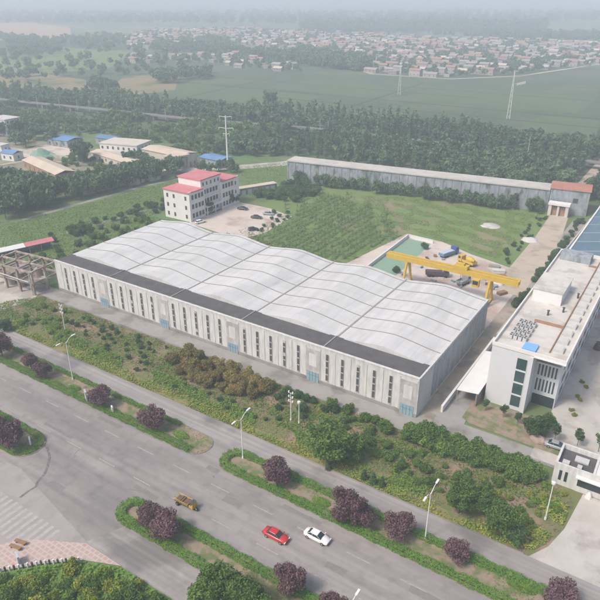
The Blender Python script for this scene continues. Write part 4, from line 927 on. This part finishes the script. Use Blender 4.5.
# yard vehicles
def truck(label, x, y, rot, cabm, bedm, L=7.5, name='truck', cat='truck', load=None):
    t = thing(name, label, cat, (x,y,.08), rot); w = 1.15
    b = MB(); b.T = None
    b._add([(L/2-1.8,-w,.7),(L/2,-w,.7),(L/2,w,.7),(L/2-1.8,w,.7),(L/2-1.8,-w,2.7),(L/2-.25,-w*.95,2.7),(L/2-.25,w*.95,2.7),(L/2-1.8,w,2.7),(L/2,-w,1.7),(L/2,w,1.7)], [(3,2,1,0),(4,5,6,7),(0,1,8,5,4),(1,2,9,8),(8,9,6,5),(2,3,7,6,9),(3,0,4,7)]); cb = b.build('cab',cabm,t)
    g = MB(); g._add([(L/2+.01,-w*.85,1.75),(L/2+.01,w*.85,1.75),(L/2-.2,w*.8,2.55),(L/2-.2,-w*.8,2.55)], [(0,1,2,3)]); g.box(L/2-1.3,-w-.02,1.7,L/2-.4,-w+.0,2.5); g.box(L/2-1.3,w,1.7,L/2-.4,w+.02,2.5); g.build('windows','glassdark',cb)
    b = MB(); b.box(-L/2,-w,.85,L/2-2,w,1.0)
    for q in ((-L/2,-w,L/2-2,-w+.08),(-L/2,w-.08,L/2-2,w),(-L/2,-w+.08,-L/2+.08,w-.08),(L/2-2.08,-w+.08,L/2-2,w-.08)): b.box(q[0],q[1],1.0,q[2],q[3],1.7)
    b.build('cargo_bed',bedm,t)
    if load: b = MB(); b.box(-L/2+.2,-w+.15,1.0,L/2-2.2,w-.15,1.9); b.build('load',load,t)
    b = MB(); b.box(-L/2+.2,-.5,.5,L/2-.3,.5,.84); b.build('chassis','windark',t)
    for xx in (L/2-1.0,-L/2+1.2,-L/2+2.3):
        for s in (-1,1): a = MB(); a.tube((xx,s*w-s*.3,.45),(xx,s*w,.45),.45,.45,14); a.build('wheel','tyre',t)
    return t
truck('blue cabbed truck with pale load parked beyond the gantry crane', -66.5, 197.5, R(70), 'bluep', 'bluesheet', 8, load='palebed')
truck('dark truck with maroon load just behind the gantry beam', -63.2, 178.5, R(25), 'windark', 'darkload', 7.5, load='darkload')
YT = truck('yellow truck mounted machine parked beyond the gantry crane', -58.5, 193.5, R(160), 'yellow', 'yellow', 6.6, 'mixer_truck', 'truck')
b = MB(); b.T = Matrix.Translation((-1.2,0,2.0))@Matrix.Rotation(R(90),4,'Y'); 
for (z0,r0,z1,r1) in ((-1.8,.4,-.8,.95),(-.8,.95,.7,1.05),(.7,1.05,1.5,.55)): b.tube((0,0,z0),(0,0,z1),r0,r1,14)
b.build('drum','yellow',YT)
truck('small grey truck standing under the crane trolley', -54.0, 177.2, R(75), 'silver', 'graywall', 5)
def heap(label, x, y, r, h, m, name='material_pile', cat='pile'):
    t = thing(name, label, cat, (x,y,.05)); b = MB(); n = 12
    ring = lambda q, z: [(q*r*math.cos(6.283*i/n)*random.uniform(.8,1.15), q*r*math.sin(6.283*i/n)*random.uniform(.8,1.15), z) for i in range(n)]
    rs = [ring(1,0), ring(.75,h*.5), ring(.4,h*.85), ring(.1,h)]; vs = [p for q in rs for p in q]; fs = []
    for k in range(3): fs += [(k*n+i,k*n+(i+1)%n,(k+1)*n+(i+1)%n,(k+1)*n+i) for i in range(n)]
    b._add(vs, fs+[tuple(range(3*n,4*n))]); b.build('pile', m, t); return t
def stack(label, x, y, L, D, h, rot, m, n=4):
    t = thing('material_stack', label, 'stack', (x,y,.06), R(rot)); b = MB()
    for k in range(n): o = random.uniform(-.2,.2); b.box(o,o*.5,k*h/n,L+o,D,(k+.85)*h/n)
    b.build('stacked_boards', m, t); return t
stack('stack of pale boards right of the yellow truck', -49, 191, 4, 2, 1.0, 20, 'offwhite')
stack('stack of brown boards by the dirt road edge of the yard', -46.5, 187, 3.5, 2, .9, 35, 'wood')
stack('grey slabs stacked near the field edge of the yard', -51.5, 195, 3.5, 1.6, .8, 10, 'concrete_dull')
stack('low grey stack near the right crane leg', -44.5, 178, 3, 1.5, .8, 80, 'graywall')
stack('brown boards stacked behind the right crane leg', -41.5, 175, 3, 1.6, .9, 60, 'wood')
for k in range(16):
    while True:
        x = random.uniform(-84,-42); y = random.uniform(172,205)
        if inside((x,y),[(-74,172),(-42,174),(-43,194),(-60,200),(-73,206)]): break
    t = thing('scrap_item','small dark scrap or pallet lying loose on the pale crane yard','scrap',(x,y,.06),random.uniform(0,3),'loose scrap in the crane yard'); b = MB(); L = random.uniform(.8,2.4); D = random.uniform(.5,1.2)
    b.box(0,0,0,L,D,.14); b.box(.05,.05,.16,L*.9,D*.9,random.uniform(.3,.7)); b.beam((0,0,.2),(L,D,.5),.06); b.build('scrap', random.choice(['wood','darkload','hvac','bluesheet','graywall']), t)
heap('pale gravel heap behind the right end of the crane beam', -45, 183.5, 2.4, 1.2, 'offwhite')
heap('white rubble heap lying in the grass field near the dirt road', *G(530,240), 3.2, .9, 'offwhite')
heap('pale heap lying in the middle of the grass field', *G(490,226), 3.6, .8, 'topwhite')
for lab, (px,py) in (('dark bush growing on the far side of the green court',(425,249)),('dark bush at the near edge of the green court',(396,273))):
    x, y = G(px,py); plant('dshrub','bush',lab,'bush',x,y,1.2)
ST = thing('landscape_rock','rounded brown landscape rock on the bed in front of the office','rock',(*G(538,441),.1)); bm = bmesh.new(); bmesh.ops.create_icosphere(bm, subdivisions=3, radius=1.3)
for v in bm.verts: v.co.x *= 1.3; v.co.z = max(v.co.z*.8, -.2)+.2; v.co += v.normal*math.sin(v.co.x*3+v.co.y*4)*.12
me = bpy.data.meshes.new('rock_body'); bm.to_mesh(me); bm.free(); me.materials.append(M['stone']); link('rock_body', me, ST)
RK = heap('small white stone standing in front of the gatehouse', *G(588,498), .6, 1.4, 'white', 'marker_stone', 'stone')
# ================================================================== NAMED TREES
pt = 'purple leaved trees on the medians'
for (px, py, s, lab) in [
    (3,358,1.25,'large purple tree at the left edge on the upper median'),(-14,350,1.15,'purple tree cut by the left edge of the picture'),
    (32,370,.8,'small purple tree, upper of the touching pair on the left median'),(45,378,.88,'small purple tree, lower of the touching pair on the left median'),
    (102,407,1.0,'round purple tree beside the pale blue box'),(153,431,1.12,'round purple tree beside the end of the left median'),
    (277,487,1.1,'round purple tree just right of the hedge end with the lamp'),(346,524,1.2,'left one of the biggest joined purple trees on the right median'),(363,527,.95,'right one of the biggest joined purple trees on the right median'),
    (397,539,1.02,'purple tree left of the lamp on the right median'),(455,560,.85,'small purple tree right of the lamp on the right median'),(557,610,1.1,'purple tree at the lower right corner'),
    (150,527,.95,'purple tree above the garden, left one of the dark clump by the tricycle truck'),(166,540,1.1,'biggest purple tree of the dark clump by the tricycle truck'),
    (290,595,1.0,'purple tree at the bottom edge below the red car'),(333,622,.9,'purple tree top poking over the bottom edge'),
    (0,444,1.2,'large purple tree on the traffic island, cut by the left edge'),(14,450,1.15,'purple tree nearest the tip of the traffic island'),(-14,430,1.1,'purple tree behind the others on the traffic island')]:
    x, y = G(px, py); plant('purple','purple_tree',lab,'tree',x,y,s*1.3,pt)
for (px, py, kind, s, lab) in [
    (330,464,'broad',1.5,'big spreading green tree in the middle of the verge beside the service road'),(354,460,'broad',.9,'smaller green tree touching the big spreading one'),
    (458,513,'broad',1.0,'dark round tree left of the pair at the verge edge'),(478,512,'broad',.9,'dark tree in the clump at the verge edge, second from the left'),(500,536,'broad',1.05,'green tree in the clump nearest the service road at the right'),
    (515,545,'dark',.6,'small dark tree at the right end of the verge clump'),(488,520,'dark',.75,'dark tree in the middle of the right verge clump'),
    (222,605,'broad',1.1,'big pale green tree at the bottom edge over the lower median'),(246,610,'broad',1.0,'second big green tree at the bottom edge, right of the first'),(203,612,'broad',.9,'green tree at the bottom edge by the lower service road'),
    (262,622,'broad',.8,'small green tree at the bottom edge beside the purple tree'),
    (83,163,'wood',1.75,'big round dark tree between the blue shed and cream hall'),(5,331,'dshrub',1.8,'dark bush at the left edge by the pale drive'),
    (530,437,'dark',.75,'dark tree in the corner of the office forecourt'),(541,435,'dark',.7,'dark tree in front of the recessed office windows'),(548,428,'broad',.55,'green tree at the corner of the office recess')]:
    x, y = G(px, py); plant(kind,'broadleaf_tree',lab,'tree',x,y,s)
for (px, py, s, lab) in [(485,411,.85,'thin sapling at the left corner of the office bed'),(503,418,.95,'second sapling from the left in the office bed'),(517,425,.9,'third sapling in the office bed below the glass strip'),
    (554,442,1.25,'tall sapling right of the landscape rock'),(577,446,1.15,'sapling behind the gatehouse roof'),(598,452,1.2,'sapling at the right edge behind the gatehouse')]:
    x, y = G(px, py); plant('sapling','sapling',lab,'young tree',x,y,s)
for (px, py, s, lab) in [(364,480,1.0,'small dark cone tree, left of three by the service road'),(373,484,1.1,'small dark cone tree, middle of three by the service road'),(382,487,.95,'small dark cone tree, right of three by the service road'),
    (328,470,.9,'small dark cone tree under the big spreading tree')]:
    x, y = G(px, py); plant('conifer','conifer',lab,'conifer',x,y,s)
for i, (px, py) in enumerate([(582,383),(586,388),(577,397),(580,401),(571,411),(574,416)]):
    x, y = G(px, py); plant('yshrub','courtyard_bush','small yellowish bush, one of the loose pairs dotted over the office forecourt','bush',x,y,.55,'yellowish bushes in the forecourt')
for (px, py, s, k, lab) in [(201,214,1.0,'dark','dark tree against the left wing of the red roofed block'),(210,214,.95,'dark','dark tree left of the porch of the red roofed block'),(231,205,1.0,'dark','dark tree right of the porch of the red roofed block'),(236,203,.9,'dark','dark tree in front of the right wing of the red roofed block')]:
    x, y = G(px, py); plant(k,'broadleaf_tree',lab,'tree',x,y,s*.8)
# ================================================================== VERGE SHRUBS
def scatter(kind, name, cat, poly, n, s0, s1, label, group, minD=1.6, sz=1.):
    xs = [p[0] for p in poly]; ys = [p[1] for p in poly]; c = k = 0
    while c < n and k < 6000:
        k += 1; x = random.uniform(min(xs), max(xs)); y = random.uniform(min(ys), max(ys))
        if not inside((x, y), poly) or any(abs(x-a)+abs(y-b) < minD for a, b in TREES[-400:]): continue
        plant(kind, name, label, cat, x, y, random.uniform(s0, s1), group, sz); c += 1
scatter('olive','olive_shrub','shrub',[(-98,89.5),(-76,89),(-70,92.5),(-71,98),(-97,97.6)],36,.75,1.1,'tall brownish olive shrub in the thicket before the middle of the warehouse','brownish shrub thicket',2.0)
scatter('dshrub','lane_bush','bush',[(-69,91),(-58,91),(-44,96),(-44,99.0),(-66,98.6)],14,.6,1.2,'dark green bush between the brownish thicket and the lane, before the warehouse','dark bushes before the warehouse',2.0)
scatter('dshrub','verge_bush','bush',[(-135,88),(-100,88),(-100,97.5),(-137,97)],34,.35,.75,'small dark green bush in the weedy verge left of the brownish thicket','small dark bushes left in the verge',2.0)
scatter('lshrub','verge_bush','bush',[(-150,84),(-128,84.2),(-128,97),(-152,97)],22,.5,1.0,'light green bush at the left end of the verge near the pale drive','light green bushes at the left end of the verge',1.8)
scatter('shrub','bush','bush',[(-58,88),(-24,86),(-14,90),(-14,95),(-56,94)],34,.5,1.1,'green bush in the open middle of the verge behind the big spreading tree','green bushes in the middle of the verge',2.0)
scatter('shrub','hedgerow_bush','bush',[(-38.5,96.5),(-12,97.5),(-11,102.2),(-36,102.01)],50,1.1,1.6,'full green bush in the dense row between the verge and the office lane','dense bush row before the office lane',1.3)
scatter('lshrub','hedgerow_bush','bush',[(-38.5,97),(-12,99),(-11,102),(-38,101)],34,.9,1.5,'bright green bush in the dense row between the verge and the office lane','bright bushes in the row before the office lane',.9)
scatter('shrub','lane_bush','bush',[(-56,96.5),(-41,97),(-41,98.8),(-56,98.6)],9,1.0,1.4,'round green bush standing at the kerb of the lane before the last warehouse doors','bushes at the kerb before the last doors',2.6)
scatter('lshrub','verge_bush','bush',[(-15,83),(-9,83),(-6,88),(-5.5,95),(-10,95)],12,.5,.9,'light green bush in the planted corner beside the entrance apron','bushes at the entrance corner',1.8)
scatter('yshrub','verge_bush','bush',[(-30,87),(-12,88),(-6,93),(-6,99),(-22,97)],12,.5,.9,'yellowish bush in the planted strips near the gatehouse','yellowish bushes near the gatehouse',2.0)
scatter('dshrub','verge_bush','bush',[(-120,84.5),(-62,84.5),(-62,90),(-120,90)],20,.3,.6,'small dark tuft of a bush on the bare soil strip beside the green creeper band','bush tufts on the bare strip',2.0)
# garden bushes
scatter('yshrub','garden_bush','bush',[(-74,32),(-68,38.6),(-63,42),(-55,42.3),(-55,28)],26,.9,1.5,'yellow green bush in the corner garden behind the striped railing','yellow green bushes in the corner garden',1.5)
scatter('shrub','garden_bush','bush',[(-78,24),(-76.6,30.6),(-72,36),(-66,39),(-50,42),(-48,26)],40,.7,1.2,'mid green bush in the corner garden behind the striped railing','green bushes in the corner garden',1.4)
# shrub wall at field back and around
scatter('wood','wall_tree','tree',[(-164,244.5),(-52,261),(-52,265.5),(-164,248.2)],80,.42,.8,'dark tree in the row growing along the wall of the long shed','dark trees along the long shed',1.2,1.2)
scatter('dshrub','thicket_bush','bush',[(-166,216),(-146,218),(-143,240),(-160,245),(-166,238)],40,1.3,2.1,'dark brownish bush in the thicket between the nursery plot and the long shed','dark thicket by the nursery plot',1.6)
scatter('dshrub','roadside_bush','bush',[(-36.2,168),(-34.6,168),(-33.5,262),(-36,262)],42,.7,1.1,'dark bush in the long hedge row between the dirt road and the pale wall','dark hedge row by the dirt road',1.2)
scatter('dshrub','roadside_bush','bush',[(-51,200),(-46.3,198),(-47.5,262),(-51,262)],22,.5,.9,'dark bush at the grass field side of the dirt road','bushes at the field side of the dirt road',1.8)
scatter('dshrub','roadside_bush','bush',[(-146,206),(-137,178),(-134,181),(-137,207)],16,.5,.9,'small dark bush on the edge between the parking yard and the nursery plot','bushes at the edge of the parking yard',1.4)
scatter('shrub','field_bush','bush',[(-186,113),(-160,112),(-160,152),(-168,170),(-188,165)],60,.8,1.6,'green bush in the overgrown strip left of the warehouse','bushes left of the warehouse',1.8)
scatter('dshrub','field_bush','bush',[(-201,130),(-192,128),(-184,172),(-189,200),(-195,190)],36,.9,1.5,'dark bush in the row along the path between the left fields','bushes along the left field path',1.8)
scatter('shrub','field_bush','bush',[(-300,196),(-262,196),(-250,215),(-258,230),(-300,222)],30,1.0,2.0,'green bush in the garden between the tan roofed sheds','bushes between the tan sheds',2.5)
# ================================================================== TREE ROWS AND WOODS
scatter('wood','broadleaf_tree','tree',[(-262,128),(-228,136),(-229,156),(-240,170),(-268,168)],40,1.1,1.5,'tall dark tree in the dense grove at the left edge behind the green field','dark grove at the left',3.5,1.2)
scatter('wood','broadleaf_tree','tree',[(-246,158),(-229,156),(-226,174),(-219,226),(-226,232),(-234,226),(-238,180)],52,.85,1.25,'dark tree in the row between the tan sheds and the green field','dark tree row before the tan sheds',1.9,1.2)
scatter('wood','broadleaf_tree','tree',[(-224,228),(-212,232),(-198,246),(-204,252)],7,.7,1.0,'dark tree by the blue shed and the pylon foot','trees by the pylon foot',3)
scatter('wood','broadleaf_tree','tree',[(-262,226),(-240,224),(-236,230),(-262,238)],10,.7,1.0,'dark tree in the garden before the long tan hall','trees before the tan hall',3)
scatter('wood','broadleaf_tree','tree',[(-390,222),(-330,222),(-325,232),(-350,262),(-395,262)],16,1.0,1.5,'dark tree near the white three storey block at the left edge','trees by the three storey block',5)
# woods on both sides of the railway
spots = []
def railY(x):
    for (x0,y0),(x1,y1) in zip(vp, vp[1:]):
        if x0 <= x <= x1: return y0+(y1-y0)*(x-x0)/(x1-x0)
    return 356 if x > 0 else 314
step = 5.3; x = -620.
def interp(x, T):
    for (x0, y0), (x1, y1) in zip(T, T[1:]):
        if x0 <= x <= x1: return y0+(y1-y0)*(x-x0)/(x1-x0)
    return T[-1][1] if x > T[-1][0] else T[0][1]
while x < 90:
    front = interp(x, [(-620,262),(-240,262),(-190,296),(-60,290),(60,296)])
    back = interp(x, [(-620,345),(-520,362),(-400,378),(-300,392),(-230,404),(60,410)])
    y = front
    while y < back:
        xx = x+random.uniform(-2.6,2.6); yy = y+random.uniform(-2.6,2.6); ry = railY(xx); d = yy-ry; p = PX(xx, yy)
        if -60 < p[0] < 680 and not (-4 < d < 4) and not (-49.5 < xx < -40 and yy < 420):
            seen = any(u < xx-d*.65 < v for u, v in ((-475,-438),(-424,-374),(-340,-300),(-228,-194)))
            low = -24 < d <= -4 and seen
            scr = d < 0 and xx < -235
            k = 'scrub' if scr or low else ('wood' if math.sin(xx*.05)+math.sin(yy*.07+xx*.02) > .2 or random.random() < .25 else 'poplar')
            s = random.uniform(.22,.4) if low else random.uniform(.85,1.3) if (k == 'scrub' and -17 < d) else random.uniform(.5,.95) if k == 'scrub' else random.uniform(.85,1.35) if k == 'wood' else random.uniform(.55,.95)*(1.05 if d > 0 else .92)
            if not (scr and not low and math.sin(xx*.11)+math.sin(yy*.17) > 1.1) and random.random() > .06: spots.append((math.hypot(xx, yy), xx, yy, s, k, d))
        y += step
    x += step
spots.sort()
near = {'poplar': [], 'wood': [], 'scrub': []}; rest = {'poplar': [], 'wood': [], 'scrub': []}; lim = {'poplar': 290, 'wood': 90, 'scrub': 200}
for q in spots:
    k = q[4]; (near if len(near[k]) < lim[k] else rest)[k].append(q)
for q in near['poplar']: plant('poplar','poplar','slender dark poplar in the wood behind the long shed and the power pylon','tree',q[1],q[2],q[3],'poplars behind the long shed')
for q in near['wood']: plant('wood','broadleaf_tree','rounded tree among the poplars in front of the railway line','tree',q[1],q[2],q[3],'rounded trees among the poplars')
for q in near['scrub']: plant('scrub','scrub_tree','low lighter green tree in the scrub between the cream halls and the railway','tree',q[1],q[2],q[3],'scrub trees before the railway')
for k in ('poplar','wood','scrub'):
    if rest[k]: mass('woodland', k, [(q[1],q[2],q[3]) for q in rest[k]], 'dense dark woodland belt on both sides of the railway line', 'woodland')
# clumps in the far fields
for (px, py, n, s, lab, g) in [(98,91,9,1.6,'dark tree in the clump standing alone in the far left fields','clump in the far left fields'),(265,105,2,1.3,'lone dark tree in the far field right of the pylon','lone trees in the far field'),
        (112,92,3,1.4,'tree in the small clump right of the far left clump','small clump in the far left fields')]:
    cx, cy = G(px, py)
    for i in range(n): plant('wood','field_tree',lab,'tree',cx+random.uniform(-9,9),cy+random.uniform(-7,7),s*random.uniform(.85,1.15),g,1.2)
# ================================================================== VILLAGE
VPX = [(300,53),(330,60),(372,73),(450,78),(520,76),(560,69),(640,62),(640,46),(520,42),(430,40),(360,36),(250,30),(150,31),(120,40),(135,50),(200,50),(230,44),(280,48)]
VP2 = [(205,58),(235,55),(262,60),(300,66),(300,74),(262,71),(240,68),(205,62)]; VP3 = [(118,59),(200,56),(205,60),(190,63),(130,64)]
M['vwall'] = mat('village_wall', (.42,.38,.35), .9, (.34,.31,.29), .05); walls = ['vwall','vpink','vwall','vgrey']; M['vred'] = mat('village_red', (.34,.2,.15), .85, (.3,.21,.17), .05); M['vgrey'] = mat('village_grey', (.27,.26,.25), .85, (.34,.32,.31), .05); M['vwhite'] = mat('village_white', (.42,.41,.4), .7); M['vpink'] = mat('village_pink', (.36,.30,.28), .85, (.31,.27,.26), .05)
HP = []
for v in range(10):
    L = 9+(v % 3)*3; D = 6.5; h = 3.6 if v % 4 else 6.4; rm = ['vred','vgrey','vpink','vred','vgrey','vpink','vred','tan','vred','vwhite'][v]
    b = MB(); b.box(-L/2,-D/2,0,L/2,D/2,h)
    for k in range(3): b.box(-L/2+(k+.5)*L/3-.6,-D/2-.05,1,-L/2+(k+.5)*L/3+.6,-D/2-.01,2.5,1)
    o = b.build('wall',[walls[v % 4],'windark']); wm = o.data; bpy.data.objects.remove(o)
    b = MB()
    if v in (1,6,3): b.box(-L/2-.3,-D/2-.3,h,L/2+.3,D/2+.3,h+.5)
    else: b.gable(-L/2,-D/2,L/2,D/2,h+.1,h+2.0,.5)
    o = b.build('roof',rm); rm_ = o.data; bpy.data.objects.remove(o)
    HP.append((wm, rm_))
hs = []; tr = []
va = R(-4)
for i in range(-80, 80):
    for j in range(0, 90):
        u = -450+i*15.5; w = 560+j*14.
        x = u*math.cos(va)-w*math.sin(va); y = u*math.sin(va)+w*math.cos(va); p = PX(x, y)
        if not (-20 < p[0] < 620): continue
        ina = inside(p, VPX) or inside(p, VP2) or inside(p, VP3)
        if ina and random.random() < (.8 if inside(p, VP2) is False else .6):
            if random.random() < .42: tr.append((x, y, random.uniform(.8,1.4)))
            else: hs.append((math.hypot(x, y), x+random.uniform(-2.5,2.5), y+random.uniform(-2,2), random.choice(range(10)), random.uniform(.85,1.25)))
        elif ina: tr.append((x, y, random.uniform(.8,1.3)))
hs.sort()
for q in hs[:300]:
    t = thing('village_house','small house with pale walls in the near rows of the hazy village','house',(q[1],q[2],0),va+R(random.uniform(-4,4))+(math.pi/2 if random.random() < .15 else 0),'houses in the near rows of the village'); t.scale = (q[4]*.9,1.0,.95)
    link('wall', HP[q[3]][0], t); link('roof', HP[q[3]][1], t)
# the rest of the village as one mass
allv = []; allf = []; allm = []; mats = []; base = 0
for q in hs[300:]:
    for me in HP[q[3]]:
        n = len(me.vertices); co = np.empty(n*3, np.float32); me.vertices.foreach_get('co', co); co = co.reshape(-1,3)*np.array([q[4],1.05,1.15]); c, s = math.cos(va), math.sin(va)
        V_ = np.stack([co[:,0]*c-co[:,1]*s+q[1], co[:,0]*s+co[:,1]*c+q[2], co[:,2]], 1)
        allv.append(V_)
        for p in me.polygons:
            allf.append([base+i for i in p.vertices]); mm = me.materials[p.material_index]
            if mm.name not in mats: mats.append(mm.name)
            allm.append(mats.index(mm.name))
        base += n
if allv:
    me = bpy.data.meshes.new('far_village'); me.from_pydata(np.concatenate(allv).tolist(), [], allf)
    for nm in mats: me.materials.append(bpy.data.materials[nm])
    me.polygons.foreach_set('material_index', allm); me.update(); o = link('far_village', me); tag(o,'far rows of village houses dissolving into the haze','village',None,'stuff')
# far woods as masses
fw = [(x, y, s) for x, y, s in tr]
bands = [([(0,36),(40,40),(120,36),(130,46),(60,50),(0,46)],190),([(150,44),(230,40),(236,56),(205,54),(150,52)],240),([(220,52),(300,56),(372,64),(360,72),(290,62),(240,56)],300),
    ([(300,50),(372,66),(360,72),(300,66)],240),([(180,76),(212,72),(212,80),(180,81)],22),([(0,48),(200,50),(205,74),(0,84)],90),([(0,52),(60,50),(60,56),(0,60)],50),
    ([(480,26),(545,26),(545,38),(480,38)],300),([(-10,14),(600,12),(600,22),(300,26),(0,24)],1300),([(300,28),(480,26),(480,34),(300,34)],520),([(430,36),(600,34),(600,42),(520,42)],260),([(150,78),(175,78),(175,84),(150,84)],20)]
for poly, n in bands:
    W_ = [G(*p) for p in poly]; xs = [p[0] for p in poly]; ys = [p[1] for p in poly]; c = 0; k = 0
    while c < n and k < n*10:
        k += 1; p = (random.uniform(min(xs),max(xs)), random.uniform(min(ys),max(ys)))
        if inside(p, poly): gx, gy = G(*p); fw.append((gx, gy, random.uniform(1.1,2.0)*(1 if p[1] > 30 else 1.8))); c += 1
mass('woodland','wood',fw,'hazy tree belts and village trees scattered over the far plain','woodland')
# ================================================================== HAZE, CAMERA, LIGHT
m = bpy.data.materials.new('haze'); m.use_nodes = True; nt = m.node_tree; nt.nodes.clear()
o_ = nd(nt,'ShaderNodeOutputMaterial'); v_ = nd(nt,'ShaderNodeVolumePrincipled'); v_.inputs['Color'].default_value = (.78,.88,.99,1); v_.inputs['Density'].default_value = HAZE = .00068; v_.inputs['Anisotropy'].default_value = .0
nt.links.new(v_.outputs[0], o_.inputs['Volume']); M['haze'] = m
b = MB(); b.box(-14500,-3500,-1,6500,15500,88); hz = b.build('haze','haze'); hz['kind'] = 'stuff'; hz['label'] = 'pale even haze lying over the whole plain'; hz['category'] = 'haze'
cam = bpy.data.cameras.new('camera'); co_ = bpy.data.objects.new('camera', cam); COL.objects.link(co_); S.camera = co_
cam.sensor_width = 36; cam.lens = 36*FOC/600; cam.clip_end = 40000; cam.clip_start = .5
co_.location = (0,0,CH); co_.rotation_euler = (math.pi/2-TH, 0, YAW)
SE, SR = R(52), R(205)   # sun elevation, compass direction measured from +Y clockwise
w = bpy.data.worlds.new('World'); S.world = w; w.use_nodes = True; nt = w.node_tree; bg = nt.nodes['Background']; bg.inputs['Strength'].default_value = .112
sk = nd(nt,'ShaderNodeTexSky'); sk.sky_type = 'NISHITA'; sk.sun_disc = False; sk.sun_elevation = SE; sk.sun_rotation = SR; sk.air_density = .9; sk.dust_density = 5; sk.ozone_density = 1
nt.links.new(sk.outputs[0], bg.inputs[0])
sl = bpy.data.lights.new('sun','SUN'); sl.energy = 1.5; sl.angle = R(10); sl.color = (1,.94,.86); so = bpy.data.objects.new('sun', sl); COL.objects.link(so)
d = Vector((math.sin(SR)*math.cos(SE), math.cos(SR)*math.cos(SE), math.sin(SE))); so.rotation_euler = d.to_track_quat('Z','Y').to_euler()
S.view_settings.view_transform = 'Standard'; S.view_settings.look = 'None'; S.view_settings.gamma = 1; S.view_settings.use_curve_mapping = False; S.view_settings.exposure = .64
S.cycles.use_denoising = True; S.cycles.volume_bounces = 1; S.cycles.max_bounces = 6; S.cycles.diffuse_bounces = 3; S.cycles.transparent_max_bounces = 4
